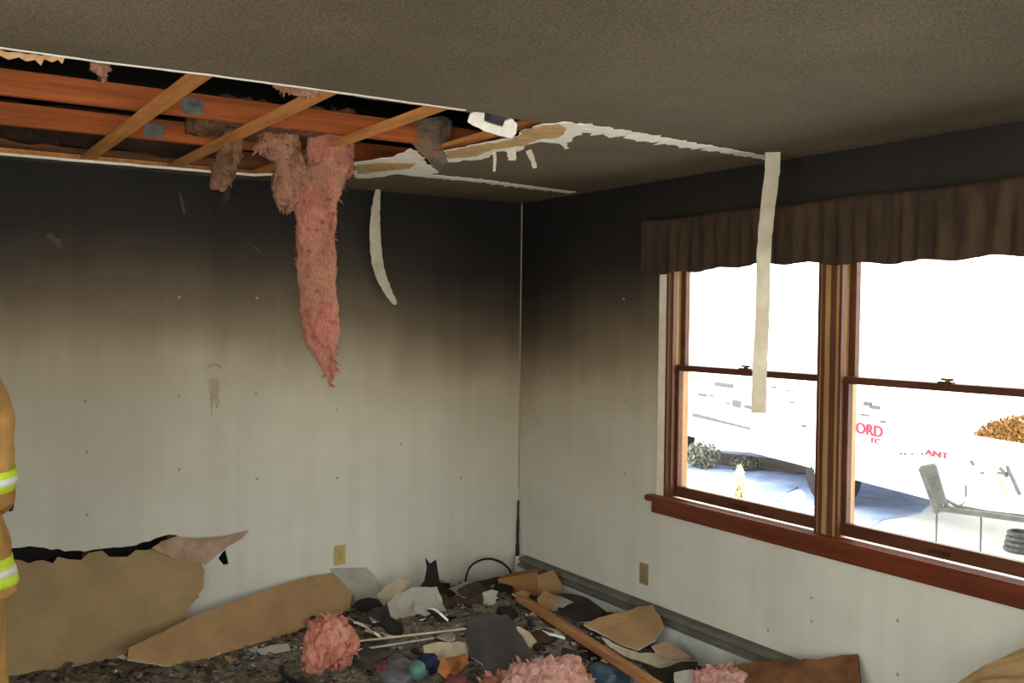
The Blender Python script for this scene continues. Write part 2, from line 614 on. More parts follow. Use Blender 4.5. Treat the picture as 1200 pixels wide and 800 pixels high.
seam('torn_seam', [cl(668, 147), cl(735, 157), cl(800, 168), cl(850, 176), cl(903, 185.5)], 0.14, 0.055, 'gypsum', 2)
seam('torn_seam', [cl(500, 205.5), cl(560, 211), cl(620, 219), cl(672, 225.5)], 0.10, 0.07, 'gypsum', 9)
seam('torn_rim', [(-4.4, -2.205), cl(0, 55.5), cl(120, 72.5), cl(245, 87.5), cl(400, 108.5), cl(545, 129)], 0.010, 0.016, 'gypsum', 14)
# ragged tan paper and white core along the broken right end of the opening
ceil_patch('torn_paper', [(520, 176), (560, 168), (600, 162), (614, 151), (636, 144.5), (660, 142), (690, 147), (688, 153), (672, 160), (662, 174), (655, 167), (634, 165), (620, 168),
                          (609, 176), (580, 177), (566, 186), (524, 189)], 0.004, 'gypsum', 0.02, 0.03, 4)
ceil_patch('torn_paper', [(524, 176), (560, 168.5), (601, 162), (615, 151), (636, 145), (655, 143.5), (664, 150), (650, 160), (630, 162), (612, 169), (578, 173), (560, 181), (526, 184)],
           0.0075, 'gypsum_tan', 0.015, 0.03, 8)
ceil_patch('torn_paper', [(415, 189), (440, 186), (462, 183), (482, 173), (492, 181), (500, 192), (513, 200), (507, 206.5), (490, 206), (465, 203), (440, 207), (416, 208)],
           0.004, 'gypsum', 0.02, 0.04, 21)
ceil_patch('torn_paper', [(418, 193), (440, 190), (470, 189), (488, 190), (480, 196), (450, 199), (420, 202)], 0.0075, 'gypsum_tan', 0.015, 0.04, 23)

# framing above: truss chords along x, furring strips along y
for jy in (-2.72, -2.11, -1.39, -0.78, -0.17):
    mt = 'joist' if jy < -0.5 else 'joist_dark'  # rear chord takes the shaded colour
    j = box('joist', XL - 0.1, 0.05, jy, jy + 0.038, 2.472, 2.561, mt, ceiling, bevel=0.002)
    j['label'] = 'rough orange truss chord above the torn ceiling'
for fx in (-3.81, -3.40, -2.585, -2.175, -1.755, -1.335):
    s = box('furring_strip', fx - 0.031, fx + 0.031, -2.9, -0.06, 2.4535, 2.4715, 'furring', ceiling, bevel=0.0015)
    s['label'] = 'pale pine furring strip nailed across the joists'
n_ = box('nailer', XL - 0.1, -1.2, -0.085, -0.03, 2.4535, 2.490, 'furring', ceiling)
box('attic_enclosure', XL - 0.3, 0.4, -3.6, 0.4, 3.2, 3.22, 'attic', ceiling)  # dark box added around the attic so the opening stays black
box('attic_enclosure', XL - 0.3, 0.4, 0.14, 0.16, 2.4, 3.2, 'attic', ceiling)
box('attic_enclosure', XL - 0.3, 0.4, -3.62, -3.6, 2.454, 3.2, 'attic', ceiling)
box('attic_enclosure', 0.2, 0.22, -3.6, 0.14, 2.454, 3.2, 'attic', ceiling)
box('attic_enclosure', XL - 0.32, XL - 0.3, -3.6, 0.14, 2.4, 3.2, 'attic', ceiling)


def chord_plate(px, py, jy):
    p = on(px, py, 1, jy)
    bm = bmesh.new()
    bm_box(bm, p.x - 0.042, p.x + 0.042, jy - 0.002, jy + 0.001, 2.480, 2.540)
    for i in range(4):
        for k in range(3):
            bm_box(bm, p.x - 0.04 + i * 0.025, p.x - 0.034 + i * 0.025, jy - 0.003, jy, 2.485 + k * 0.02, 2.495 + k * 0.02)
    o = bobj('nail_plate', bm, 'steel', ceiling)
    o['label'] = 'grey steel nail plate on the chord'


chord_plate(226, 110, -1.39)
chord_plate(180, 146, -0.78)

# nail spots, scrapes and the ring stain on the back wall
def wall_disc(px, py, r, mat, name='nail_spot'):
    p = on(px, py, 1, 0.0)
    bm = bmesh.new()
    bmesh.ops.create_circle(bm, cap_ends=True, segments=10, radius=r, matrix=Matrix.Translation((p.x, -0.0012, p.z)) @ Matrix.Rotation(math.pi / 2, 4, 'X'))
    g = bmesh.ops.extrude_face_region(bm, geom=bm.faces[:])
    for v in [v for v in g['geom'] if isinstance(v, bmesh.types.BMVert)]:
        v.co.y += 0.0012
    bobj(name, bm, mat, wall_back)


for p in [(100, 470), (102, 529), (102, 603), (210, 348), (210, 464), (210, 550), (301, 349), (300, 410), (300, 461), (301, 561), (395, 480), (395, 560), (470, 440), (470, 520), (540, 560)]:
    wall_disc(p[0], p[1], 0.008, 'mark')


def wall_decal(name, pix, mat, seed=0, wall='b', amp=0.003, step=0.012):
    if wall == 'b':
        o2 = torn([bw(*p) for p in pix], amp, step, seed)
        return slab(name, o2, [], Vector((0, -0.0012, 0)), X, Z, 0.001, [mat], wall_back)
    o2 = torn([(-on(*p, 0, 0.0).y, on(*p, 0, 0.0).z) for p in pix], amp, step, seed)
    return slab(name, o2, [], Vector((-0.0012, 0, 0)), -Y, Z, 0.001, [mat], wall_right)


MAT['scrape_mid'] = M('brushed soot', (178, 164, 138), (160, 146, 120), scale=30, bump=0.0)
wall_decal('scrape', [(245, 444), (257, 444), (257, 472), (254, 480), (251, 470), (248, 488), (246, 470)], 'scrape_mid', 1)
wall_decal('scrape', [(241, 434), (244, 428), (251, 425), (258, 428), (261, 434), (258, 431), (251, 428), (244, 431)], 'mark', 2, amp=0.001)
MAT['scrape_dark'] = M('scratched soot', (92, 82, 70), (66, 58, 48), scale=40, bump=0.0)
wall_decal('scrape', [(53, 277), (60, 273), (66, 279), (72, 280), (73, 290), (67, 291), (62, 284)], 'scrape_dark', 5, amp=0.006)
wall_decal('scrape', [(210, 225), (213, 230), (218, 250), (215, 250), (211, 238)], 'scrape_dark', 6, amp=0.004)
wall_decal('scrape', [(291, 284), (303, 293), (309, 299), (304, 297)], 'scrape_dark', 7)
for p in [(731, 350), (733, 470), (732, 555), (900, 738), (951, 700), (951, 728), (1052, 727), (1052, 790), (951, 640)]:
    q = on(p[0], p[1], 0, 0.0)
    bm = bmesh.new()
    bmesh.ops.create_circle(bm, cap_ends=True, segments=10, radius=0.007, matrix=Matrix.Translation((-0.0012, q.y, q.z)) @ Matrix.Rotation(math.pi / 2, 4, 'Y'))
    g = bmesh.ops.extrude_face_region(bm, geom=bm.faces[:])
    for v in [v for v in g['geom'] if isinstance(v, bmesh.types.BMVert)]:
        v.co.x += 0.0012
    bobj('nail_spot', bm, 'mark', wall_right)

# ------------------------------------------------------------------ double window on the right wall
def hung_window(name, ya, yb, label):
    """double-hung unit between ya (far jamb) and yb (near jamb), ya > yb"""
    w = empty(name, (0.06, (ya + yb) / 2, WZ0))
    tag(w, label, kind='structure')
    z0, z1 = WZ0, 2.06
    box('jamb', 0.004, WT, ya - 0.014, ya, z0, z1, 'frame_light', w)
    box('jamb', 0.004, WT, yb, yb + 0.014, z0, z1, 'frame_light', w)
    box('head', 0.004, WT, yb, ya, z1 - 0.02, z1, 'frame', w)
    box('stop', 0.004, 0.028, ya - 0.028, ya - 0.014, z0, z1 - 0.02, 'frame', w)
    box('stop', 0.004, 0.028, yb + 0.014, yb + 0.028, z0, z1 - 0.02, 'frame', w)
    a, b = ya - 0.016, yb + 0.016
    def sash(nm, x0, x1, zb, zt, br, tr):
        m = empty(nm, ((x0 + x1) / 2, (a + b) / 2, zb))
        m.parent = w
        m.matrix_parent_inverse = Matrix.Translation(-w.location)
        st = 0.032
        box('stile', x0, x1, a - st, a, zb, zt, 'sash', m, bevel=0.003)
        box('stile', x0, x1, b, b + st, zb, zt, 'sash', m, bevel=0.003)
        box('rail', x0, x1, b + st, a - st, zb, zb + br, 'sash', m, bevel=0.003)
        box('rail', x0, x1, b + st, a - st, zt - tr, zt, 'sash', m, bevel=0.003)
        box('pane', (x0 + x1) / 2 - 0.002, (x0 + x1) / 2 + 0.002, b + st, a - st, zb + br, zt - tr, 'glass', m)
        return m
    lo = sash('lower_sash', 0.030, 0.064, z0 + 0.012, 1.482, 0.055, 0.030)
    sash('upper_sash', 0.068, 0.102, 1.452, z1 - 0.02, 0.030, 0.045)
    bm = bmesh.new()
    ym = (a + b) / 2
    bm_box(bm, 0.034, 0.060, ym - 0.03, ym + 0.03, 1.482, 1.489)
    bm_tube(bm, [(0.047, ym - 0.006, 1.488), (0.047, ym - 0.006, 1.499)], 0.010)
    bm_tube(bm, [(0.046, ym - 0.03, 1.497), (0.048, ym + 0.022, 1.497)], 0.005)
    bobj('sash_lock', bm, 'brass', lo)
    bm = bmesh.new()
    bm_box(bm, 0.018, 0.030, ym - 0.045, ym + 0.045, z0 + 0.03, z0 + 0.042)
    bobj('sash_lift', bm, 'brass', lo)
    return w


hung_window('window_1', WY0, -2.385, 'brown wooden double hung window beside the room corner')
hung_window('window_2', -2.455, WY1, 'brown wooden double hung window away from the corner, truck lettering behind')
tr1 = empty('trim_1', (0.0, -2.42, WZ0))
tag(tr1, 'wooden mullion, casing and red brown sill of the double window', kind='structure')
box('mullion', -0.008, WT, -2.455, -2.385, WZ0, 2.06, 'frame', tr1, bevel=0.003)
box('mullion_strip', -0.014, -0.008, -2.436, -2.410, WZ0 + 0.01, 2.06, 'frame_light', tr1, bevel=0.002)
box('casing', -0.014, 0.0, -1.395, -1.335, WZ0 + 0.01, 2.06, 'casing', tr1, bevel=0.003)
box('casing_edge', -0.016, 0.004, -1.412, -1.395, WZ0 + 0.01, 2.06, 'frame', tr1, bevel=0.002)
box('casing', -0.014, 0.0, -3.51, -3.44, WZ0 + 0.01, 2.06, 'casing', tr1, bevel=0.003)
box('head_casing', -0.014, 0.0, -3.51, -1.335, 2.06, 2.13, 'casing', tr1, bevel=0.003)
box('sill', -0.055, 0.03, -3.58, -1.285, WZ0 - 0.024, WZ0 + 0.006, 'sill', tr1, bevel=0.006)
box('apron', -0.030, 0.0, -3.54, -1.315, WZ0 - 0.085, WZ0 - 0.024, 'sill', tr1, bevel=0.004)
box('outer_sill', 0.10, 0.20, -3.50, -1.34, WZ0 - 0.03, WZ0, 'frame', tr1)

# valance: gathered cloth on a rod
def valance():
    v = empty('window_valance', (-0.05, -2.45, 1.95))
    tag(v, 'soot darkened brown gathered cloth valance across the window top', 'valance')
    y0, y1 = -1.285, -3.72
    n, m = 420, 12
    vs, fs = [], []
    for i in range(n + 1):
        t = i / n
        # left return to the wall, then the front
        s = t * (abs(y1 - y0) + 0.09)
        if s < 0.09:
            bx, by = -0.01 - s, y0
        else:
            bx, by = -0.10, y0 - (s - 0.09)
        for j in range(m + 1):
            h = j / m
            zt = 2.222 + 0.004 * math.sin(by * 9)
            zb = 1.958 + 0.010 * math.sin(by * 5.1) + 0.006 * math.sin(by * 23) - 0.018 * max(0, 1 - abs(by + 3.45) / 0.6)
            z = zt + (zb - zt) * h
            amp = 0.003 + 0.009 * min(1, h * 2.0)
            ph = by * 78 + 9.0 * noise.noise(Vector((by * 2.6, 1.1, h * 0.12)))
            wv = amp * (math.sin(ph) * (0.6 + 0.9 * noise.noise(Vector((by * 6, 4, h)))) + 0.6 * noise.noise(Vector((by * 30, 2, h * 0.5))))
            if 0.10 < h < 0.2:
                wv *= 0.45
            vs.append((bx - (wv if s >= 0.09 else 0), by + (wv if s < 0.09 else 0), z))
    for i in range(n):
        for j in range(m):
            a = i * (m + 1) + j
            fs.append((a, a + 1, a + m + 2, a + m + 1))
    o = obj('cloth', vs, fs, 'valance', v, smooth=True)
    md = o.modifiers.new('thick', 'SOLIDIFY')
    md.thickness = 0.003
    bm = bmesh.new()
    bm_tube(bm, [(0.0, y0 + 0.005, 2.19), (-0.05, y0 + 0.005, 2.19), (-0.082, y0 - 0.02, 2.19), (-0.082, y1 + 0.03, 2.19), (-0.05, y1, 2.19), (0.0, y1, 2.19)], 0.007, 8)
    bobj('rod', bm, 'char_brown', v)


valance()

# ------------------------------------------------------------------ baseboard heater
def heater():
    h = empty('baseboard_heater', (-0.04, -2.0, 0))
    tag(h, 'long pale baseboard heater with grey top grille under the window', 'heater')
    y0, y1 = -0.10, -4.2
    box('back_plate', -0.012, -0.001, y1, y0, 0.0, 0.214, 'heater_white', h)
    box('front_panel', -0.074, -0.070, y1, y0, 0.03, 0.155, 'heater_white', h, bevel=0.001)
    bm = bmesh.new()
    vs = [(-0.001, 0.216), (-0.052, 0.214), (-0.066, 0.196), (-0.064, 0.194), (-0.050, 0.211), (-0.001, 0.213)]
    loft(bm, [[Vector((p[0], yy, p[1])) for p in vs] for yy in (y0, y1)])
    bobj('top_cover', bm, 'heater_grey', h)
    bm = bmesh.new()
    loft(bm, [[Vector((p[0], yy, p[1])) for p in [(-0.030, 0.192), (-0.070, 0.165), (-0.072, 0.168), (-0.032, 0.195)]] for yy in (y0, y1)])
    bobj('damper', bm, 'heater_grey', h)
    bm = bmesh.new()
    bm_tube(bm, [(-0.04, y0, 0.09), (-0.04, y1, 0.09)], 0.012)
    bobj('pipe', bm, 'brass', h)
    bm = bmesh.new()
    for i in range(120):
        yy = y0 - 0.02 - i * 0.0335
        bm_box(bm, -0.066, -0.016, yy, yy + 0.001, 0.06, 0.12)
    tag(bobj('fins', bm, 'steel', h), kind='stuff')
    for yy in (-1.42, -2.75):
        box('joint_clip', -0.078, -0.060, yy - 0.02, yy + 0.02, 0.03, 0.2, 'heater_white', h, bevel=0.002)
    box('end_cap', -0.076, -0.001, y0, y0 + 0.02, 0.0, 0.216, 'heater_white', h, bevel=0.003)


heater()

# ------------------------------------------------------------------ outlets
def outlet(p, side, mat, label):
    o = empty('wall_outlet', p)
    tag(o, label, 'outlet')
    def put(name, u0, u1, v0, v1, d0, d1, m, bev=0.0):
        if side == 'b':
            return box(name, p.x + u0, p.x + u1, -d1, -d0, p.z + v0, p.z + v1, m, o, bev)
        return box(name, -d1, -d0, p.y + u0, p.y + u1, p.z + v0, p.z + v1, m, o, bev)
    put('plate', -0.035, 0.035, -0.057, 0.057, 0, 0.006, mat, 0.0025)
    for s in (-1, 1):
        r = put('receptacle', -0.016, 0.016, s * 0.0195 - 0.014, s * 0.0195 + 0.014, 0.006, 0.009, mat, 0.003)
        for k in (-1, 1):
            put('slot', k * 0.006 - 0.0012, k * 0.006 + 0.0012, s * 0.0195 - 0.002, s * 0.0195 + 0.007, 0.009, 0.0094, 'black')
    put('screw', -0.003, 0.003, -0.003, 0.003, 0.006, 0.0075, 'steel', 0.001)


outlet(on(398, 650, 1, 0.0), 'b', 'ivory', 'yellowed ivory outlet on the smoke stained wall above the pale debris')
outlet(on(755, 672, 0, 0.0), 'r', 'ivory_dull', 'dull beige outlet on the window wall above the heater')

# ------------------------------------------------------------------ hanging things
def ribbon(name, pts, widths, wdir, thick, mat, label, cat, group=None, jag=0.0, seed=0):
    vs, fs = [], []
    n = len(pts)
    for i, p in enumerate(pts):
        d = (pts[min(i + 1, n - 1)] - pts[max(i - 1, 0)]).normalized()
        w = wdir(i / (n - 1)) if callable(wdir) else wdir
        w = (w - d * w.dot(d)).normalized()
        nn = d.cross(w) * thick / 2
        wl_ = widths[i] / 2 * (1 + jag * noise.noise(Vector((i * 0.9, seed, 0))))
        wr_ = widths[i] / 2 * (1 + jag * noise.noise(Vector((i * 0.9, seed, 7))))
        vs += [p - w * wl_ - nn, p + w * wr_ - nn, p + w * wr_ + nn, p - w * wl_ + nn]
    for i in range(n - 1):
        a = i * 4
        for k in range(4):
            fs.append((a + k, a + (k + 1) % 4, a + 4 + (k + 1) % 4, a + 4 + k))
    fs.append((3, 2, 1, 0))
    e = (n - 1) * 4
    fs.append((e, e + 1, e + 2, e + 3))
    o = obj(name, vs, fs, mat)
    tag(o, label, cat, group)
    return o


# joint tape hanging before the window
yh = -2.27
tp = [on(905, 184, 2, H - 0.001), on(905, 200, 1, yh), on(899, 250, 1, yh), on(895, 300, 1, yh), on(894, 350, 1, yh), on(892, 400, 1, yh), on(890, 440, 1, yh), on(889, 484, 1, yh)]
tp[0] = Vector((tp[1].x, yh, H - 0.001))
pts = smooth_path(tp, 6)
ribbon('joint_tape', pts, [0.066 + 0.006 * noise.noise(Vector((i * 0.6, 3, 1))) for i in range(len(pts))], lambda t: (RT + FW * (0.25 * math.sin(3 * t))).normalized(), 0.0015,
       'tape', 'long pale strip of joint tape hanging straight down before the window', 'joint tape', jag=0.10, seed=3)
# curved sliver of tape in front of the back wall
yh = -0.07
tp = [on(443, 221, 1, yh), on(440, 250, 1, yh), on(440, 285, 1, yh), on(444, 315, 1, yh), on(453, 338, 1, yh), on(464, 357, 1, yh)]
tp[0].z = H - 0.001
pts = smooth_path(tp, 6)
n = len(pts)
ws = [0.024 + 0.042 * math.sin(math.pi * min(1, (i / (n - 1)) * 1.02)) ** 0.8 for i in range(n)]
ws[-1] = 0.004
ribbon('joint_tape', pts, ws, RT, 0.0015, 'tape', 'short curved sickle shaped sliver of tape hanging before the dark wall', 'joint tape', jag=0.18, seed=8)
# small tabs of paper under the ceiling tear
for i, (a, b, w, lab) in enumerate([((579, 177), (579, 201), 0.016, 'narrow'), ((598, 174), (600, 188), 0.045, 'broad stubby'), ((619, 176), (627, 197), 0.026, 'slanting')]):
    p = on(a[0], a[1], 2, H - 0.005)
    q = on(b[0], b[1], 1, p.y)
    pm = p.lerp(q, 0.5) + Vector((0.004, 0, 0))
    ribbon('paper_tab', smooth_path([p, pm, q], 4), [w * (1 - 0.3 * k / 8) for k in range(9)], RT, 0.0012, 'tape', lab + ' white tab of paper dangling from the torn ceiling edge', 'paper', 'paper tabs under the ceiling tear', jag=0.4, seed=i * 3)


def pix_sheet(name, pix, P0, N, thick, mats, label, cat, group=None, amp=0.004, step=0.02, seed=0, warp=0.0, cuts=0, wscale=3.0, edge=1, parent=None, back=0):
    """a torn sheet lying in the plane through P0 with normal N (facing the room)"""
    N = N.normalized()
    Ux = Vector((-N.y, N.x, 0))
    if Ux.length < 1e-3:
        Ux = Vector((1, 0, 0))
    Ux.normalize()
    if Ux.dot(RT) < 0:
        Ux = -Ux
    Vy = N.cross(Ux).normalized()
    o2 = []
    for p in pix:
        q = on_plane(p[0], p[1], P0, N) - P0
        o2.append((q.dot(Ux), q.dot(Vy)))
    o2 = torn(o2, amp, step, seed)
    o = slab(name, o2, [], P0, Ux, Vy, thick, mats, parent, edge_mat=min(edge, len(mats) - 1), warp=warp, cuts=cuts, seed=seed, wscale=wscale, back_mat=back)
    if label:
        tag(o, label, cat, group)
    return o


# broken drywall corner dangling at the end of the opening
P0 = on(600, 150, 2, H - 0.03)
pix_sheet('hanging_drywall_piece', [(548, 143), (551, 134), (558, 130), (568, 133), (567, 142), (578, 146), (589, 149), (592, 142), (600, 139), (606, 146), (605, 156), (600, 162), (585, 159), (568, 154)],
          P0, Vector((-0.35, -0.75, -0.55)), 0.012, ['gypsum', 'gypsum'], 'bright white broken drywall corner dangling at the end of the ceiling opening', 'drywall', seed=2)
pix_sheet('hanging_paper_flap', [(567, 131), (574, 126), (590, 126), (603, 129), (606, 140), (600, 141), (592, 146), (588, 149), (578, 145), (568, 141)],
          P0 + Vector((0.03, 0.06, 0.0)), Vector((-0.3, -0.8, -0.5)), 0.003, [M('blue grey torn paper', (74, 76, 80), (56, 56, 58), scale=9)], 'dark blue grey paper flap behind the dangling white drywall corner', 'paper', seed=4)
P0 = Vector((-1.53, -1.35, 2.40))
pix_sheet('hanging_paper_flap', [(472, 146), (490, 140), (520, 136), (530, 142), (527, 160), (522, 175), (523, 190), (515, 201), (507, 196), (500, 185), (486, 172), (476, 158)],
          P0, Vector((-0.45, -0.85, -0.1)), 0.004, [M('brown grey sooty backing', (128, 100, 78), (78, 74, 68), scale=9, lo=0.4, hi=0.6)], 'brown grey flap of backing paper hanging beside the pale furring strip', 'paper', seed=6, warp=0.06, cuts=3, wscale=9)


pix_sheet('hanging_paper_flap', [(-12, 57), (0, 58), (40, 63), (76, 68), (73, 75), (68, 70), (61, 73), (52, 69), (48, 77), (41, 70), (31, 72), (22, 67), (10, 70), (0, 65), (-12, 67)],
          Vector((-3.0, -2.175, 2.43)), Vector((-0.1, -1, -0.1)), 0.002, [M('torn cream paper', (206, 168, 128), (170, 128, 90), scale=14)], 'ragged cream paper fringe hanging along the front rim of the opening', 'paper', seed=16, amp=0.004, step=0.015)
# fluffy insulation -------------------------------------------------------
def fluff_finish(name, bm, mat, label, cat, group, origin, amp, sc, fibres, flen, seed, down=0.4):
    for v in bm.verts:
        p = v.co
        nrm = v.normal
        q = Vector((p.x, p.y, p.z * 0.6))
        d = amp * (noise.fractal(q * sc + Vector((seed, 0, seed)), 0.9, 2.1, 5) * 0.95 + 0.55 * noise.noise(q * sc * 4.2 + Vector((0, seed, 0))) + 0.35 * noise.noise(q * sc * 9 + Vector((seed, seed, 0))))
        v.co = p + nrm * d
    bm.normal_update()
    bm.faces.ensure_lookup_table()
    fv, ff = [], []
    rnd = random.Random(seed * 13 + 5)
    faces = bm.faces
    for i in range(fibres // 3):
        f = faces[rnd.randrange(len(faces))]
        c = f.calc_center_median()
        d = (f.normal + Vector((rnd.uniform(-.8, .8), rnd.uniform(-.8, .8), rnd.uniform(-.8, .8) - down))).normalized()
        L = flen * (rnd.uniform(0.15, 0.55) if rnd.random() < 0.85 else rnd.uniform(0.7, 1.3))
        s = d.cross(Vector((rnd.uniform(-1, 1), rnd.uniform(-1, 1), rnd.uniform(-1, 1)))).normalized() * rnd.uniform(0.0010, 0.0022)
        mid = c + d * L * 0.55 + Vector((rnd.uniform(-1, 1), rnd.uniform(-1, 1), rnd.uniform(-1, 0.3))) * L * 0.18
        end = c + d * L + Vector((0, 0, -L * down * 0.5))
        c = c - f.normal * 0.004
        k = len(fv)
        fv += [c - s, c + s, mid + s * 0.8, mid - s * 0.8, end]
        ff += [(k, k + 1, k + 2, k + 3), (k + 3, k + 2, k + 4)]
    # ragged tufts that break up the outline
    for i in range(fibres // (5 if down else 10)):
        f = faces[rnd.randrange(len(faces))]
        c = f.calc_center_median() - f.normal * 0.006
        d = (f.normal * 0.75 + Vector((rnd.uniform(-.6, .6), rnd.uniform(-.6, .6), rnd.uniform(-.5, .5) - down * 2.2))).normalized()
        L = flen * rnd.uniform(0.5, 1.35)
        s = d.cross(f.normal)
        if s.length < 1e-3:
            continue
        s = s.normalized() * L * rnd.uniform(0.14, 0.30)
        h = f.normal * L * 0.12
        k = len(fv)
        fv += [c - s * 0.7, c + s * 0.7, c + d * L * 0.45 + s + h, c + d * L * 0.5 - s * 0.8 + h, c + d * L * 0.8 + s * 0.35, c + d * L]
        ff += [(k, k + 1, k + 2, k + 3), (k + 3, k + 2, k + 4), (k + 3, k + 4, k + 5)]
    e = empty(name, origin)
    tag(e, label, cat, group)
    bobj('wool', bm, mat, e, smooth=True)
    o = obj('fibres', fv, ff, mat, e)
    tag(o, kind='stuff')
    return e


def hanging(name, rows, yplane, mat, label, cat='insulation', group='pink insulation hanging from the ceiling opening', amp=0.02, sc=9, fibres=700, flen=0.035, seed=1, depth=0.55, topz=None):
    """rows: (py, left px, right px) measured across the hang plane"""
    rr = []
    for (py, a, b) in rows:
        p = on(a, py, 1, yplane)
        q = on(b, py, 1, yplane)
        dpt = (p - CAM).dot(FW)
        hw = (b - a) / 2 / FPX * dpt
        rr.append(((p + q) / 2, hw))
    if topz is not None:
        rr.insert(0, (Vector((rr[0][0].x, rr[0][0].y, topz)), rr[0][1]))
    # resample
    dense = []
    for i in range(len(rr) - 1):
        k = max(2, int((rr[i][0] - rr[i + 1][0]).length / 0.012))
        for j in range(k):
            t = j / k
            dense.append((rr[i][0].lerp(rr[i + 1][0], t), rr[i][1] * (1 - t) + rr[i + 1][1] * t))
    dense.append(rr[-1])
    A = Vector((RT.x, RT.y, 0)).normalized()
    B = Z.cross(A)
    bm = bmesh.new()
    loft(bm, [ring(c, A, B, max(w, 0.004), max(w * depth, 0.004), 26) for c, w in dense])
    bmesh.ops.recalc_face_normals(bm, faces=bm.faces[:])
    bm.normal_update()
    return fluff_finish(name, bm, mat, label, cat, group, dense[0][0], amp, sc, fibres, flen, seed)


def clump(name, c, rx, ry, rz, mat, label, group=None, amp=0.05, sc=7, fibres=600, flen=0.04, seed=1, sub=5):
    bm = bmesh.new()
    bmesh.ops.create_icosphere(bm, subdivisions=sub, radius=1.0)
    A = Vector((RT.x, RT.y, 0)).normalized()
    B = Z.cross(A)
    for v in bm.verts:
        v.co = c + A * v.co.x * rx + B * v.co.y * ry + Z * max(v.co.z, -0.75) * rz
    bm.normal_update()
    return fluff_finish(name, bm, mat, label, 'insulation', group, Vector((c.x, c.y, c.z - rz * 0.75)), amp, sc, fibres, flen, seed, down=0.0)


G = 'pink insulation hanging from the ceiling opening'
hanging('hanging_insulation', [(160, 362, 404), (190, 361, 412), (215, 352, 402), (240, 346, 394), (280, 345, 393), (320, 346, 394), (350, 348, 397), (380, 352, 398), (400, 360, 397), (425, 374, 396), (440, 380, 393), (452, 385, 388)],
        -1.12, 'pink', 'long ragged pink strip of insulation hanging far down the wall', group=G, seed=2, topz=2.56, amp=0.018)
hanging('hanging_insulation', [(160, 396, 412), (185, 398, 414), (205, 396, 414), (215, 396, 405), (220, 398, 402)], -1.08, 'pink',
        'short pink tuft beside the top of the long hanging strip', group=G, seed=12, topz=2.5, amp=0.014, fibres=260)
hanging('hanging_insulation', [(150, 305, 345), (175, 300, 352), (190, 320, 362), (210, 318, 364), (230, 318, 360), (243, 326, 348), (250, 330, 340)],
        -1.05, 'pink_dirty', 'wide sooty pink clump of insulation beside the long strip', group=G, seed=4, topz=2.5, amp=0.03, sc=11, fibres=600)
hanging('hanging_insulation', [(142, 268, 286), (165, 262, 284), (185, 252, 280), (205, 246, 272), (215, 243, 272), (222, 244, 262)],
        -1.0, 'brown_wool', 'thin brownish split strip of insulation with a charred tip', group=G, seed=6, topz=2.5, amp=0.020, sc=13, fibres=300)
hanging('hanging_insulation', [(215, 262, 271), (228, 263, 270), (238, 256, 266), (246, 252, 258)],
        -1.02, 'char', 'small black charred shred under the thin brownish strip', group=G, seed=8, amp=0.008, sc=13, fibres=60)
hanging('hanging_insulation', [(72, 106, 128), (82, 107, 127), (90, 114, 126), (94, 121, 124)], -1.95, 'pink_dirty',
        'small pink shred at the front rim of the ceiling opening', group=G, seed=9, topz=2.47, amp=0.010, sc=14, fibres=120, flen=0.02)
hanging('hanging_insulation', [(102, 320, 372), (108, 335, 376), (114, 350, 372)], -2.1, 'pink_dirty',
        'low pink shred tucked behind the front rim near the middle strip', group=G, seed=15, topz=2.50, amp=0.008, sc=14, fibres=120, flen=0.02)
# batts still lying between the chords
def batt(name, x0, x1, y0, y1, z0, z1, mat, label, seed):
    bm = bmesh.new()
    bmesh.ops.create_grid(bm, x_segments=40, y_segments=16, size=0.5)
    g = bmesh.ops.extrude_face_region(bm, geom=bm.faces[:])
    for v in [v for v in g['geom'] if isinstance(v, bmesh.types.BMVert)]:
        v.co.z = 1.0
    for v in bm.verts:
        v.co = Vector((x0 + (v.co.x + 0.5) * (x1 - x0), y0 + (v.co.y + 0.5) * (y1 - y0), z0 + v.co.z * (z1 - z0)))
    bmesh.ops.recalc_face_normals(bm, faces=bm.faces[:])
    bm.normal_update()
    fluff_finish(name, bm, mat, label, 'insulation', 'insulation batts still between the chords', Vector(((x0 + x1) / 2, (y0 + y1) / 2, z0)), 0.02, 8, 300, 0.03, seed)


batt('insulation_batt', -2.30, -1.72, -1.33, -0.80, 2.50, 2.58, 'brown_wool', 'sooty insulation batt lying between the chords above the hanging strips', 5)
batt('insulation_batt', -4.6, -2.0, -0.72, -0.19, 2.50, 2.58, 'char_brown', 'blackened insulation batt between the chords near the smoke stained wall', 6)

# ------------------------------------------------------------------ debris on the floor
TC = Vector((-FW.x, -FW.y, 0)).normalized()     # towards the photographer
SD = Vector((RT.x, RT.y, 0)).normalized()


def nrm(tilt, side=0.0):
    t, s = math.radians(tilt), math.radians(side)
    return (TC * math.sin(t) + Z * math.cos(t) + SD * math.sin(s)).normalized()


def shard(name, pix, h0, tilt, side, thick, mats, label, cat, group=None, seed=0, warp=0.02, cuts=2, amp=0.008, step=0.03, edge=1, wscale=4.0):
    a = max(pix, key=lambda p: p[1])
    P0 = on(a[0], a[1], 2, h0)
    return pix_sheet(name, pix, P0, nrm(tilt, side), thick, mats, label, cat, group, amp=amp, step=step, seed=seed, warp=warp, cuts=cuts, wscale=wscale, edge=edge)


def mound(x, y):
    h = 0.012
    for (cx, cy, rx, ry, a) in [(-0.75, -0.75, 0.55, 0.5, 0.10), (-0.45, -0.45, 0.35, 0.35, 0.06), (-1.25, -0.65, 0.5, 0.35, 0.05), (-0.55, -1.35, 0.4, 0.5, 0.08), (-2.2, -0.45, 0.9, 0.3, 0.01)]:
        h += a * math.exp(-((x - cx) / rx) ** 2 - ((y - cy) / ry) ** 2)
    return h


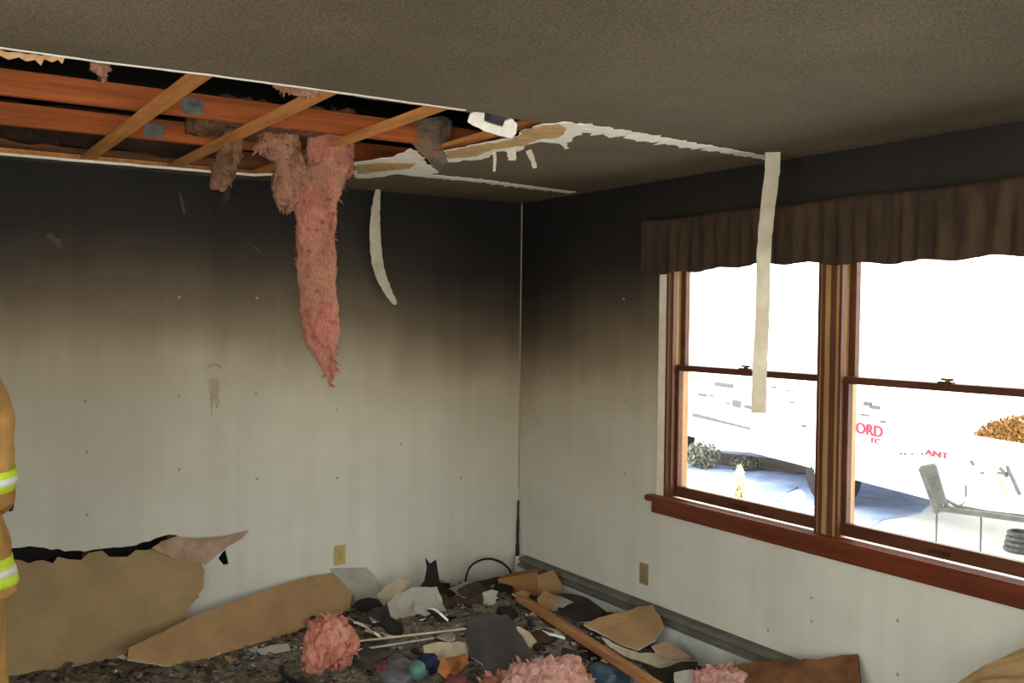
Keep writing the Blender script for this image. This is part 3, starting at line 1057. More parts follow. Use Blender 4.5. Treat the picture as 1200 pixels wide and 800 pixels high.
def rubble():
    nx, ny = 150, 110
    x0, x1, y0, y1 = -4.0, -0.09, -3.2, -0.02
    vs, fs = [], []
    for i in range(nx + 1):
        for j in range(ny + 1):
            x = x0 + (x1 - x0) * i / nx
            y = y0 + (y1 - y0) * j / ny
            edge = min(1, (x - x0) / 0.4) * min(1, (y - y0) / 0.5)
            h = mound(x, y) + 0.010 * noise.fractal(Vector((x * 9, y * 9, 0)), 0.8, 2.0, 4)
            vs.append((x, y, max(0.002, h * edge)))
    for i in range(nx):
        for j in range(ny):
            a = i * (ny + 1) + j
            fs.append((a, a + ny + 1, a + ny + 2, a + 1))
    k = len(vs)
    b = [(x0, y0, 0), (x1, y0, 0), (x1, y1, 0), (x0, y1, 0)]
    # loose crumbs and flakes in the same blanket of rubble
    rnd = random.Random(3)
    keys = ['ash', 'paper_grey', 'gypsum', 'char', 'paper_tan', 'sootboard']
    mi = [0] * len(fs)
    for i in range(4200):
        x = rnd.uniform(-3.2, -0.12)
        y = rnd.uniform(-2.4, -0.05)
        k = rnd.choices(range(6), (7, 2.2, 0.7, 2.2, 1.2, 4))[0]
        sz = rnd.uniform(0.004, 0.017) * (2.0 if rnd.random() < 0.06 else 1)
        a = rnd.random() * 6.28
        z = mound(x, y) + 0.004 + sz * 0.3
        u = Vector((math.cos(a), math.sin(a), rnd.uniform(-.4, .4))).normalized() * sz
        v = Vector((-math.sin(a), math.cos(a), rnd.uniform(-.4, .4))).normalized() * sz * 0.7
        w = Vector((0, 0, sz * 0.45 + 0.002))
        c = Vector((x, y, z))
        b0 = len(vs)
        vs += [c - u - v, c + u * 0.8 - v, c + u + v * 0.7, c - u * 0.6 + v, c - u * 0.7 - v * 0.6 - w, c + u * 0.7 + v * 0.5 - w]
        fs += [(b0, b0 + 1, b0 + 2, b0 + 3), (b0, b0 + 4, b0 + 1), (b0 + 1, b0 + 4, b0 + 5), (b0 + 1, b0 + 5, b0 + 2), (b0 + 2, b0 + 5, b0 + 3), (b0 + 3, b0 + 5, b0 + 4), (b0 + 3, b0 + 4, b0)]
        mi += [k] * 7
    o = obj('ash_rubble', vs, fs, keys)
    o.data.polygons.foreach_set('material_index', mi)
    tag(o, 'grey ash, plaster crumbs and flakes spread over the floor', 'rubble', kind='stuff')


rubble()

# sheets leaning on the back wall
lean1 = Vector((0, -0.97, 0.22))
P0 = on(120, 782, 2, 0.0)
P0 = Vector((-2.5, -0.16, 0.01))
pix_sheet('leaning_drywall_sheet', [(-60, 664), (-20, 660), (8, 655), (24, 656), (34, 660), (50, 656), (62, 660), (68, 652), (80, 655), (95, 656), (104, 648), (120, 645), (128, 652), (150, 652), (160, 644), (180, 643),
          (205, 654), (236, 660), (240, 668), (238, 690), (222, 712), (216, 730), (150, 762), (140, 782), (60, 790), (-60, 800)], P0, lean1, 0.013, ['paper_brown', 'gypsum'],
          'large torn brown drywall sheet leaning over the hole in the wall', 'drywall', amp=0.006, step=0.03, seed=5, warp=0.02, cuts=2, wscale=2.5)
P0 = Vector((-1.75, -0.33, 0.012))
pix_sheet('leaning_drywall_sheet', [(150, 772), (152, 758), (185, 742), (225, 723), (270, 706), (310, 692), (345, 681), (388, 672), (398, 681), (412, 697), (410, 712), (395, 722), (372, 738), (345, 751), (300, 762), (262, 770), (200, 780)],
          P0, Vector((0.18, -0.72, 0.60)), 0.013, ['paper_tan', 'gypsum'], 'long tan drywall strip leaning against the wall base under the outlet', 'drywall', amp=0.004, step=0.03, seed=7, warp=0.02, cuts=2, wscale=2.5)
# curled paper peeling off the wall
P0 = Vector((-1.97, -0.035, 0.49))
pix_sheet('peeled_paper_flap', [(178, 642), (190, 634), (204, 629), (230, 631), (258, 629), (290, 620.5), (282, 630), (266, 640), (250, 653), (240, 661), (222, 657), (205, 654)],
          P0, Vector((0.1, -0.96, -0.1)), 0.003, ['paper_pink', 'paper_cream'], 'pinkish paper flap curling off the wall above the torn sheet', 'paper', amp=0.003, step=0.02, seed=9, warp=0.03, cuts=3, wscale=5)
P0 = Vector((-1.18, -0.05, 0.15))
pix_sheet('drywall_fragment', [(386, 667), (400, 660), (416, 659), (428, 664), (437, 674), (443, 688), (444, 700), (430, 712), (418, 706), (408, 690)], P0, Vector((0.05, -0.9, 0.4)), 0.012,
          ['paper_grey', 'gypsum'], 'pale grey drywall fragment leaning on the wall under the outlet', 'drywall', seed=3, warp=0.01, cuts=1)

shard('paper_scrap', [(441, 698), (452, 688), (464, 680), (476, 675), (481, 684), (472, 694), (459, 700), (450, 712)], 0.10, 50, 5, 0.004, ['paper_cream'], 'crumpled cream paper scrap behind the pale grey chunk', 'paper', seed=4, warp=0.05)
shard('charred_flake', [(411, 712), (420, 703), (432, 700), (443, 702), (449, 709), (436, 713), (422, 718)], 0.10, 40, -10, 0.008, ['char'], 'flat black charred flake beside the pink clump', 'charred debris', seed=5, warp=0.03)
shard('sooty_board', [(418, 728), (424, 718), (438, 713), (454, 711), (461, 718), (463, 732), (448, 742), (424, 740)], 0.07, 35, 5, 0.012, ['sootboard', 'paper_tan'], 'dark curved board with a tan rim beside the pink clump', 'drywall', seed=6, warp=0.04)
shard('drywall_chunk', [(454, 707), (461, 698), (484, 688), (512, 687), (518, 700), (523, 715), (522, 730), (500, 735), (463, 736), (458, 722)], 0.08, 62, 8, 0.03, ['paper_grey', 'gypsum'],
      'pale grey drywall chunk propped up in the middle of the pile', 'drywall', seed=7, warp=0.01)
shard('charred_flake', [(489, 692), (497, 680), (500, 664), (498, 653), (504, 660), (511, 655), (513, 669), (515, 680), (521, 694), (505, 698)], 0.13, 78, 0, 0.008, ['char'], 'upright black charred shard with a forked tip', 'charred debris', seed=8, warp=0.02, amp=0.004)
shard('charred_board', [(514, 690), (545, 684), (585, 675), (588, 680), (560, 689), (530, 697), (518, 700)], 0.10, 30, 0, 0.010, ['char_brown'], 'thin scorched board lying behind the pile near the corner', 'charred debris', seed=9, warp=0.01)
shard('charred_board', [(522, 706), (545, 700), (566, 694), (569, 714), (550, 722), (526, 727)], 0.09, 55, 0, 0.015, ['char_brown', 'char'], 'scorched brown block between pale chunk and dark slab', 'charred debris', seed=10, warp=0.02)
shard('paper_scrap', [(565, 694), (576, 690), (584, 692), (581, 706), (574, 712), (568, 718)], 0.12, 65, 0, 0.003, ['paper_grey'], 'small torn grey paper behind the dark slab', 'paper', seed=11, warp=0.03)
shard('soot_covered_slab', [(547, 729), (556, 722), (567, 718), (594, 719), (604, 732), (612, 745), (619, 757), (622, 775), (606, 783), (588, 790), (562, 798), (566, 778), (552, 769), (545, 750)], 0.05, 48, 0, 0.013,
      ['sootboard', 'gypsum'], 'large rounded dark grey slab propped up in the middle of the pile', 'drywall', seed=12, warp=0.03)
shard('paper_scrap', [(602, 735), (608, 734), (620, 742), (632, 756), (628, 772), (622, 770), (615, 752)], 0.06, 50, 15, 0.003, ['paper_cream'], 'narrow cream paper strip beside the rounded dark slab', 'paper', seed=13, warp=0.03)
shard('soot_covered_slab', [(622, 703), (645, 697), (668, 696), (695, 702), (722, 710), (722, 720), (700, 726), (674, 730), (655, 722), (640, 714)], 0.08, 12, 0, 0.013, ['sootboard', 'gypsum'],
      'flat dark slab lying between the plank and the heater', 'drywall', seed=14, warp=0.01)
shard('soot_covered_slab', [(612, 722), (640, 728), (680, 745), (700, 760), (660, 764), (630, 752)], 0.06, 15, 0, 0.012, ['sootboard', 'char'], 'dark slab under the pine plank', 'drywall', seed=15, warp=0.01)
shard('tan_drywall_fragment', [(684, 729), (710, 722), (734, 717), (748, 709), (765, 707), (771, 719), (778, 735), (768, 752), (748, 764), (724, 755), (705, 742)], 0.08, 38, -6, 0.013, ['paper_tan', 'gypsum'],
      'round edged tan drywall fragment leaning by the heater', 'drywall', seed=16, warp=0.04)
shard('paper_scrap', [(704, 746), (726, 757), (750, 766), (776, 764), (812, 771), (800, 782), (770, 782), (738, 772), (714, 758)], 0.06, 25, 0, 0.004, ['paper_cream'], 'long cream paper strip below the tan fragment', 'paper', seed=17, warp=0.03)
shard('paper_scrap', [(764, 755), (780, 750), (798, 760), (812, 770), (792, 772), (770, 764)], 0.09, 35, 10, 0.004, ['paper_pink'], 'pinkish brown paper wedge beside the heater', 'paper', seed=18, warp=0.02)
shard('charred_flake', [(752, 778), (775, 783), (800, 776), (818, 776), (812, 788), (796, 799), (776, 799)], 0.06, 35, 0, 0.008, ['char'], 'crumpled black flake at the near end of the plank', 'charred debris', seed=19, warp=0.04)
shard('paper_scrap', [(790, 788), (812, 784), (818, 800), (792, 806)], 0.07, 50, 0, 0.004, ['paper_grey'], 'small grey paper square beside the curved brown panel', 'paper', seed=20, warp=0.01)
shard('paper_scrap', [(622, 748), (650, 750), (682, 758), (676, 764), (648, 762), (628, 760)], 0.08, 30, 0, 0.003, ['paper_grey'], 'thin grey strip crossing under the pine plank', 'paper', seed=22, warp=0.02)
shard('drywall_chunk', [(496, 756), (515, 752), (545, 754), (549, 768), (540, 782), (515, 788), (500, 778)], 0.06, 40, 0, 0.013, ['paper_cream', 'gypsum'], 'cream drywall chunk in front of the laths', 'drywall', seed=23, warp=0.02)
shard('orange_wrapper', [(512, 786), (518, 772), (532, 768), (546, 766), (549, 776), (540, 788), (522, 795)], 0.09, 55, 0, 0.004, [M('orange wrapper', (158, 102, 50), (118, 70, 38), scale=12)], 'crumpled orange brown wrapper on the cream chunk', 'wrapper', seed=24, warp=0.05, cuts=3, wscale=14)
shard('paper_scrap', [(300, 762), (318, 756), (338, 754), (341, 762), (322, 766), (306, 768)], 0.03, 30, 0, 0.003, ['paper_grey'], 'pale scrap at the foot of the long tan strip', 'paper', seed=25, warp=0.03)
shard('paper_scrap', [(640, 700), (655, 699), (672, 706), (660, 712), (645, 708)], 0.12, 20, 0, 0.002, ['paper_grey'], 'light scrap on the dark slab by the box', 'paper', seed=27, warp=0.02)

# many small fragments heaped between the big pieces
def small_fragments():
    rnd = random.Random(21)
    kinds = [('sooty_fragment', ['sootboard', 'gypsum'], 'small dark sooty drywall fragment lying in the rubble', 'drywall'), ('charred_fragment', ['char', 'char'], 'small black charred fragment lying in the rubble', 'charred debris'),
             ('tan_fragment', ['paper_tan', 'gypsum'], 'small tan drywall fragment lying in the rubble', 'drywall'), ('grey_fragment', ['paper_grey', 'gypsum'], 'small pale grey drywall fragment lying in the rubble', 'drywall'),
             ('brown_fragment', ['char_brown', 'char'], 'small scorched brown fragment lying in the rubble', 'charred debris')]
    anchors = []
    for (px, py, h, txt) in [(620, 690, 0.1, 'beside the cardboard box'), (700, 760, 0.1, 'along the pine plank'), (585, 765, 0.1, 'around the large rounded dark slab'), (490, 725, 0.1, 'beside the propped pale grey chunk'),
                             (470, 752, 0.1, 'between the pale laths'), (740, 740, 0.08, 'beside the tan fragment by the heater'), (505, 690, 0.12, 'behind the upright charred shard'), (400, 760, 0.1, 'beside the tall pink clump'),
                             (645, 800, 0.08, 'around the broad pale pink clump'), (670, 712, 0.08, 'on the flat dark slab by the heater'), (500, 790, 0.06, 'around the teal green ball')]:
        q = on(px, py, 2, h)
        anchors.append((q.x, q.y, txt))
    for i in range(64):
        x, y = rnd.uniform(-1.55, -0.14), rnd.uniform(-1.55, -0.08)
        if x + 0.35 * y > 0.1 or (x < -1.1 and y < -0.95):
            continue
        nm, mats, lab, cat = kinds[rnd.choices(range(5), (5, 4, 2.2, 3, 3))[0]]
        r = rnd.uniform(0.035, 0.095)
        n = rnd.randint(5, 8)
        a0 = rnd.random() * 6.28
        out = [(r * rnd.uniform(0.6, 1.15) * math.cos(a0 + k * 6.283 / n), r * rnd.uniform(0.45, 0.9) * math.sin(a0 + k * 6.283 / n)) for k in range(n)]
        tl, az = math.radians(rnd.uniform(5, 48)), rnd.uniform(-2.6, 0.2)
        N = Vector((math.sin(tl) * math.cos(az), math.sin(tl) * math.sin(az), math.cos(tl)))
        U = Vector((-math.sin(az), math.cos(az), 0))
        V = N.cross(U)
        ext = max(abs((U * p[0] + V * p[1]).z) for p in out)
        O = Vector((x, y, mound(x, y) + ext * 0.8 + 0.008))
        o = slab(nm, torn(out, 0.004, 0.02, i), [], O, U, V, rnd.choice((0.004, 0.012, 0.012)), mats, edge_mat=1, warp=0.012, wscale=12, cuts=1, seed=i)
        near = min(anchors, key=lambda q: (Vector((q[0], q[1])) - Vector((x, y))).length)[2]
        lab = lab.replace('lying in the rubble', 'lying ' + near)
        tag(o, lab, cat, lab.replace('fragment', 'fragments'))


small_fragments()

# curved brown panel at the right front of the pile
P0 = Vector((-0.045, -2.4, 0.35))
pix_sheet('curved_brown_panel', [(826, 806), (840, 790), (858, 781), (884, 774), (920, 773), (952, 773), (978, 769), (1004, 765.5), (1007, 786), (1008, 830), (900, 838), (840, 826)], P0, Vector((-0.74, -0.12, 0.66)), 0.012,
          [M('scorched brown panel', (128, 88, 56), (84, 54, 34), scale=7), 'char'], 'curved scorched brown panel resting against the heater', 'panel', amp=0.006, step=0.03, seed=31, warp=0.02, cuts=3, wscale=3)

# fallen plank and laths
def bar(name, a, b, w, t, mat, label, cat, group=None, roll=0.0):
    d = (b - a).normalized()
    s = d.cross(Z).normalized()
    n2 = s.cross(d)
    s, n2 = s * math.cos(roll) + n2 * math.sin(roll), n2 * math.cos(roll) - s * math.sin(roll)
    bm = bmesh.new()
    loft(bm, [[p + s * w / 2 + n2 * t / 2, p - s * w / 2 + n2 * t / 2, p - s * w / 2 - n2 * t / 2, p + s * w / 2 - n2 * t / 2] for p in (a, a.lerp(b, .33), a.lerp(b, .66), b)])
    bmesh.ops.recalc_face_normals(bm, faces=bm.faces[:])
    bmesh.ops.bevel(bm, geom=[e for e in bm.edges if abs((e.verts[0].co - e.verts[1].co).normalized().dot(d)) > 0.9 and e.calc_face_angle(0) > 0.5], offset=min(w, t) * 0.12, segments=1, affect='EDGES')
    o = bobj(name, bm, mat)
    return tag(o, label, cat, group)


bar('fallen_plank', on(612, 702, 2, 0.16), on(782, 812, 2, 0.10), 0.085, 0.036, 'plank', 'long pine plank lying diagonally across the debris', 'plank', roll=0.35)
bar('lath', on(398, 754, 2, 0.115), on(546, 737, 2, 0.15), 0.03, 0.010, 'paper_cream', 'upper pale lath lying across the debris', 'lath', 'pale laths in the pile', roll=0.5)
bar('lath', on(405, 764, 2, 0.10), on(508, 748, 2, 0.13), 0.03, 0.010, 'paper_grey', 'lower shorter grey lath lying across the debris', 'lath', 'pale laths in the pile', roll=0.5)


# opened cardboard box in the corner
def cardboard_box():
    b = empty('cardboard_box', Vector((-0.27, -0.30, 0.07)))
    tag(b, 'crushed open cardboard box in the room corner', 'box')
    def face(name, pix, P0, N, mat='cardboard'):
        pix_sheet(name, pix, P0, N, 0.004, [mat], None, None, amp=0.001, step=0.05, parent=b)
    Pc = on(630, 699, 2, 0.085)
    face('side_panel', [(583, 678), (606, 674), (630, 670), (630, 699), (612, 696), (588, 690)], Pc, Vector((-0.35, -0.9, 0.25)))
    face('end_panel', [(630, 674), (648, 668), (654, 676), (658, 684), (659, 698), (630, 700)], Pc, Vector((-0.75, -0.6, 0.1)), 'paper_tan')
    face('flap', [(583, 678), (606, 674), (630, 670), (648, 668), (640, 664), (612, 669), (590, 673)], on(606, 674, 1, -0.33), Vector((-0.1, -0.5, 0.8)))
    Q = [Pc + Vector((-0.26, 0.10, -0.02)), Pc + Vector((0.09, -0.02, -0.02)), Pc + Vector((0.13, 0.18, -0.02)), Pc + Vector((-0.2, 0.26, -0.02))]
    obj('bottom', Q + [q - Vector((0, 0, 0.004)) for q in Q], [(0, 1, 2, 3), (7, 6, 5, 4), (0, 4, 5, 1), (1, 5, 6, 2), (2, 6, 7, 3), (3, 7, 4, 0)], 'cardboard', b)


cardboard_box()

# pink clumps on the floor
def px_clump(px, py, h, wpx, hpx, **kw):
    c = on(px, py, 2, h)
    d = (c - CAM).dot(FW) / FPX
    clump('fallen_insulation', c, wpx / 2 * d, wpx / 2 * d * 0.8, hpx / 2 * d, **kw)


FG = 'fallen pink insulation in the debris'
px_clump(384, 757, 0.18, 58, 72, mat='pink_floor', label='tall fluffy pink insulation clump in front of the tan strip', group=FG, seed=41, amp=0.045)
px_clump(645, 800, 0.10, 104, 50, mat='pink_pale', label='broad pale pink insulation clump beside the near end of the plank', group=FG, seed=43, amp=0.05)
px_clump(596, 803, 0.06, 70, 24, mat='pink', label='flat pink insulation wisp before the dark slab', group=FG, seed=45, amp=0.03)
px_clump(852, 800, 0.10, 70, 36, mat='pink_pale', label='pink insulation clump against the curved brown panel', group=FG, seed=47, amp=0.04)

# small rubbish
def cord(name, ctrl, rad, mat, label, cat):
    bm = bmesh.new()
    bm_tube(bm, smooth_path(ctrl, 8), rad, 8)
    o = bobj(name, bm, mat, smooth=True)
    return tag(o, label, cat)


yk = -0.10
cord('power_cord', [on(545, 690, 1, yk), on(546, 677, 1, yk), on(551, 664, 1, yk), on(561, 657, 1, yk), on(573, 654.5, 1, yk), on(586, 658, 1, yk), on(596, 666, 1, -0.06), on(601, 676, 1, -0.05)], 0.007, 'black', 'black cord looping up against the wall beside the corner', 'cord')
cord('corner_cable', [Vector((-0.022, -0.022, 0.04)), Vector((-0.02, -0.02, 0.12)), Vector((-0.018, -0.018, 0.26)), Vector((-0.014, -0.014, 0.42)), Vector((-0.010, -0.010, 0.55))], [0.014] * 9 + [0.012] * 8 + [0.009] * 8 + [0.006] * 8, 'black', 'black cable running down the room corner', 'cable')
cord('charred_hose', [on(330, 781, 2, 0.04), on(333, 790, 2, 0.03), on(342, 797, 2, 0.03), on(356, 802, 2, 0.03), on(372, 806, 2, 0.03)], 0.014, 'black', 'short black hose curled before the pink clump', 'hose')


def blob(name, px, py, h, r, mat, label, cat, sq=0.8, seed=0, dent=0.15):
    c = on(px, py, 2, h)
    bm = bmesh.new()
    bmesh.ops.create_icosphere(bm, subdivisions=3, radius=r)
    for v in bm.verts:
        v.co = v.co * (1 + dent * noise.noise(v.co.normalized() * 1.8 + Vector((seed, 0, 0))))
        v.co.z *= sq
        v.co += c
    o = bobj(name, bm, mat, smooth=True)
    return tag(o, label, cat)


blob('green_ball', 491, 785, 0.10, 0.045, M('teal green plastic', (92, 140, 124), (70, 112, 100), rough=0.4, bump=0.0), 'teal green plastic ball in the debris', 'ball', 1.0, 1, 0.02)
blob('navy_cloth', 502, 777, 0.12, 0.05, M('navy cloth', (38, 40, 72), (24, 26, 48)), 'crumpled navy cloth beside the green ball', 'cloth', 0.9, 2, 0.5)
blob('red_cloth', 450, 783, 0.06, 0.05, M('dull red cloth', (128, 72, 72), (96, 52, 54)), 'crumpled dull red cloth before the laths', 'cloth', 0.6, 3, 0.5)
blob('grey_bag', 472, 788, 0.05, 0.10, M('grey plastic bag', (112, 112, 120), (78, 76, 84), rough=0.4), 'crumpled grey plastic bag before the laths', 'bag', 0.5, 4, 0.5)
blob('blue_bag', 712, 792, 0.06, 0.10, M('dark blue plastic', (70, 92, 108), (36, 44, 56), rough=0.35), 'dark blue plastic bag under the plank', 'bag', 0.5, 5, 0.5)
blob('dark_rag', 432, 770, 0.06, 0.12, 'sootboard', 'dark sooty rag between the pink clump and the laths', 'rag', 0.5, 6, 0.5)
blob('dark_rag', 690, 775, 0.05, 0.10, 'char', 'black sooty rag under the plank beside the pale pink clump', 'rag', 0.6, 7, 0.5)
blob('maroon_cloth', 535, 797, 0.07, 0.06, M('maroon cloth', (112, 62, 58), (84, 44, 44)), 'maroon cloth under the orange wrapper', 'cloth', 0.6, 9, 0.4)


# tan drape heaped at the right edge below the window
def drape():
    n, m = 70, 40
    vs, fs = [], []
    for i in range(n + 1):
        s = i / n                       # along the wall, towards the camera
        y = -2.78 - 1.25 * s
        for j in range(m + 1):
            t = j / m                   # from the wall outwards
            hgt = 0.03 + 0.80 * (1 - math.exp(-(s * 2.5) ** 1.35))
            wd = 0.16 + 0.55 * min(1, s * 1.5)
            dg_ = t * 5.0 - s * 1.6 + 0.5 * noise.noise(Vector((s * 3, t * 3, 0)))
            fold = 0.032 * math.sin(dg_ * 6.0) + 0.016 * math.sin(dg_ * 13 + 1) + 0.02 * noise.noise(Vector((s * 7, t * 7, 3)))
            fold *= min(1, t * 5)
            ang = math.pi / 2 * t
            x = -0.085 - wd * (1 - math.cos(ang)) - max(0, fold)
            z = max(hgt * math.cos(ang) ** 0.8 + fold * 0.6, 0.014) if t < 0.999 else 0.014
            vs.append((x, y, z))
    for i in range(n):
        for j in range(m):
            a = i * (m + 1) + j
            fs.append((a, a + 1, a + m + 2, a + m + 1))
    o = obj('fallen_drape', vs, fs, 'cloth_tan', smooth=True)
    md = o.modifiers.new('thick', 'SOLIDIFY')
    md.thickness = 0.004
    tag(o, 'tan cloth drape heaped in folds against the wall under the window', 'drape')


drape()


# ------------------------------------------------------------------ firefighter at the left edge
def firefighter():
    base = Vector((-3.235, -1.36, 0.0)) - Vector((RT.x, RT.y, 0)).normalized() * 0.095
    ang = math.atan2(FW.y, FW.x) - math.pi / 2      # faces away from the camera
    Rm = Matrix.Translation(base) @ Matrix.Rotation(ang, 4, 'Z')
    root = empty('person', base)
    tag(root, 'person in tan fire coat with lime reflective bands, back to the camera', 'person')
    coat = M('tan turnout cloth', (180, 138, 80), (152, 112, 62), scale=9, bump=0.4, bscale=90)
    lime = M('lime reflective band', (206, 226, 60), (176, 206, 44), rough=0.5, scale=20, bump=0.1)
    silver = M('silver reflective band', (226, 230, 222), (200, 206, 200), rough=0.35, scale=20, bump=0.05)
    skin = M('skin', (206, 160, 134), (190, 142, 116), rough=0.6, bump=0.05)
    black = 'black'
    T = lambda x, y, z: Rm @ Vector((x, y, z))
    ax, ay = (Rm.to_3x3() @ X), (Rm.to_3x3() @ Y)

    # continuous body: skin modifier over a joint skeleton
    J = [((0, 0, .98), .14), ((0, .0, 1.2), .145), ((0, .0, 1.40), .15), ((0, .0, 1.50), .065), ((0, .02, 1.58), .062), ((0, .03, 1.66), .088), ((0, .03, 1.75), .086), ((0, .03, 1.80), .05),
         ((.19, 0, 1.43), .068), ((.235, -.02, 1.15), .05), ((.135, .20, 1.05), .04), ((.09, .28, 1.03), .03),
         ((-.19, 0, 1.43), .068), ((-.235, -.02, 1.15), .05), ((-.135, .20, 1.05), .04), ((-.09, .28, 1.03), .03),
         ((.10, 0, .92), .095), ((.17, .02, .50), .062), ((.185, 0, .10), .045), ((.185, .10, .05), .035),
         ((-.10, 0, .92), .095), ((-.17, .02, .50), .062), ((-.185, 0, .10), .045), ((-.185, .10, .05), .035)]
    E_ = [(0, 1), (1, 2), (2, 3), (3, 4), (4, 5), (5, 6), (6, 7), (2, 8), (8, 9), (9, 10), (10, 11), (2, 12), (12, 13), (13, 14), (14, 15), (0, 16), (16, 17), (17, 18), (18, 19), (0, 20), (20, 21), (21, 22), (22, 23)]
    def skinned(name, J, E_, mat, root_i=0, lev=2):
        me = bpy.data.meshes.new(name)
        me.from_pydata([T(*j[0]) for j in J], E_, [])
        o = bpy.data.objects.new(name, me)
        COL.objects.link(o)
        md = o.modifiers.new('skin', 'SKIN')
        for i, j in enumerate(J):
            sv = me.skin_vertices[0].data[i]
            sv.radius = (j[1], j[1])
            sv.use_root = (i == root_i)
        sd = o.modifiers.new('sub', 'SUBSURF')
        sd.levels = sd.render_levels = lev
        dg = bpy.context.evaluated_depsgraph_get()
        dg.update()
        me2 = bpy.data.meshes.new_from_object(o.evaluated_get(dg))
        bpy.data.objects.remove(o)
        me2.materials.clear()
        return link(name, me2, mat, root, smooth=True)
    skinned('body', J, E_, skin)
    # gloved hands: palm and five bent fingers
    for s in (1, -1):
        b0 = Vector((s * .17, .28, 1.03))
        HJ = [((s * .095, .26, 1.035), .036), ((s * .085, .32, 1.02), .034), ((s * .08, .36, 1.012), .030)]
        HE = [(0, 1), (1, 2)]
        for k in range(4):
            ox = (k - 1.5) * 0.019
            L = (0.9, 1.0, 0.95, 0.75)[k]
            i0 = len(HJ)
            HJ += [((s * (.08 + ox), .375, 1.01), .0115), ((s * (.08 + ox), .375 + .032 * L, .995), .0105), ((s * (.078 + ox), .375 + .045 * L, .968), .0095), ((s * (.077 + ox), .375 + .036 * L, .945), .0085)]
            HE += [(2, i0), (i0, i0 + 1), (i0 + 1, i0 + 2), (i0 + 2, i0 + 3)]
        i0 = len(HJ)
        HJ += [((s * .048, .32, 1.02), .014), ((s * .032, .352, 1.008), .012), ((s * .03, .382, .994), .010)]
        HE += [(1, i0), (i0, i0 + 1), (i0 + 1, i0 + 2)]
        skinned('glove', HJ, HE, 'char_brown')
    # face details and ears
    for sx in (-1, 1):
        bm = bmesh.new()
        bmesh.ops.create_uvsphere(bm, u_segments=10, v_segments=8, radius=0.012, matrix=Matrix.Translation(T(sx * .032, .108, 1.70)))
        bobj('eye', bm, 'black', root, smooth=True)
    bm = bmesh.new()
    loft(bm, [ring(T(0, .112, 1.70), ax, Z, .008, .006, 8), ring(T(0, .128, 1.672), ax, Z, .016, .008, 8), ring(T(0, .112, 1.662), ax, Z, .012, .004, 8)])
    bobj('nose', bm, skin, root, smooth=True)
    bm = bmesh.new()
    bm_tube(bm, [T(-.024, .105, 1.635), T(0, .114, 1.633), T(.024, .105, 1.635)], 0.005)
    bobj('mouth', bm, M('lips', (176, 108, 98)), root)
    for sx in (-1, 1):
        bm = bmesh.new()
        bmesh.ops.create_uvsphere(bm, u_segments=10, v_segments=8, radius=1.0, matrix=Matrix.Translation(T(sx * .09, .02, 1.69)) @ Rm.to_3x3().to_4x4() @ Matrix.Diagonal((.010, .018, .032, 1)))
        bobj('ear', bm, skin, root, smooth=True)
    # helmet
    hm = M('black fire helmet', (30, 30, 32), (44, 43, 42), rough=0.35, bump=0.05)
    bm = bmesh.new()
    rings = [ring(T(0, -.01, 1.735), ax, ay, .185, .235, 28), ring(T(0, -.0, 1.76), ax, ay, .135, .165, 28)]
    for k in range(7):
        a = k / 6 * math.pi / 2
        rings.append(ring(T(0, 0.01, 1.765 + .13 * math.sin(a)), ax, ay, max(.12 * math.cos(a), .006), max(.148 * math.cos(a), .006), 28))
    loft(bm, rings)
    hel = bobj('helmet', bm, hm, root, smooth=True)
    bm = bmesh.new()
    loft(bm, [ring(T(0, 0.012, 1.79), ax, ay, .1235, .151, 28), ring(T(0, 0.012, 1.81), ax, ay, .121, .147, 28)], cap=False)
    bobj('helmet_band', bm, lime, hel)
    # coat: body and sleeves
    def cloth_rings(rows, amp, seed, n=32):
        out = []
        for (c, rx, ry, A, B) in rows:
            rg = ring(c, A, B, rx, ry, n)
            out.append([p + (p - c).normalized() * amp * noise.noise(Vector((p.x * 7, p.y * 7, p.z * 9)) + Vector((seed, 0, 0))) for p in rg])
        return out
    bm = bmesh.new()
    rows = []
    prof = [(.735, .318, .20), (.78, .316, .20), (.90, .296, .195), (1.02, .262, .18), (1.15, .245, .168), (1.28, .25, .168), (1.38, .245, .16), (1.45, .205, .135), (1.50, .13, .10), (1.56, .095, .09)]
    for i in range(len(prof) - 1):
        for k in range(5):
            t = k / 5
            z, rx, ry = [prof[i][q] * (1 - t) + prof[i + 1][q] * t for q in range(3)]
            rows.append((T(0, 0, z), rx, ry, ax, ay))
    rows.append((T(0, .01, 1.58), .09, .088, ax, ay))
    loft(bm, cloth_rings(rows, .022, 3))
    for s in (1, -1):
        path = [Vector((s * .17, 0, 1.445)), Vector((s * .215, -.005, 1.38)), Vector((s * .240, -.02, 1.26)), Vector((s * .246, -.03, 1.15)), Vector((s * .225, .03, 1.08)), Vector((s * .165, .14, 1.055)), Vector((s * .105, .25, 1.035))]
        pp = smooth_path(path, 5)
        rr = []
        for i, p in enumerate(pp):
            d = (pp[min(i + 1, len(pp) - 1)] - pp[max(i - 1, 0)]).normalized()
            a = d.cross(Y if abs(d.y) < 0.8 else X).normalized()
            b = d.cross(a).normalized()
            t = i / (len(pp) - 1)
            r = .098 - .030 * t
            c = T(*p)
            rg = ring(c, Rm.to_3x3() @ a, Rm.to_3x3() @ b, r, r, 22)
            rr.append([q + (q - c).normalized() * .016 * noise.noise(q * 11 + Vector((s * 4, 0, 0))) for q in rg])
        loft(bm, rr)
        # sleeve band near the elbow
        i = 13
        c0, c1 = Vector((s * .246, -.030, 1.185)), Vector((s * .240, -.022, 1.11))
        d = (c1 - c0).normalized()
        a = d.cross(Y).normalized(); b = d.cross(a)
        b2 = bmesh.new()
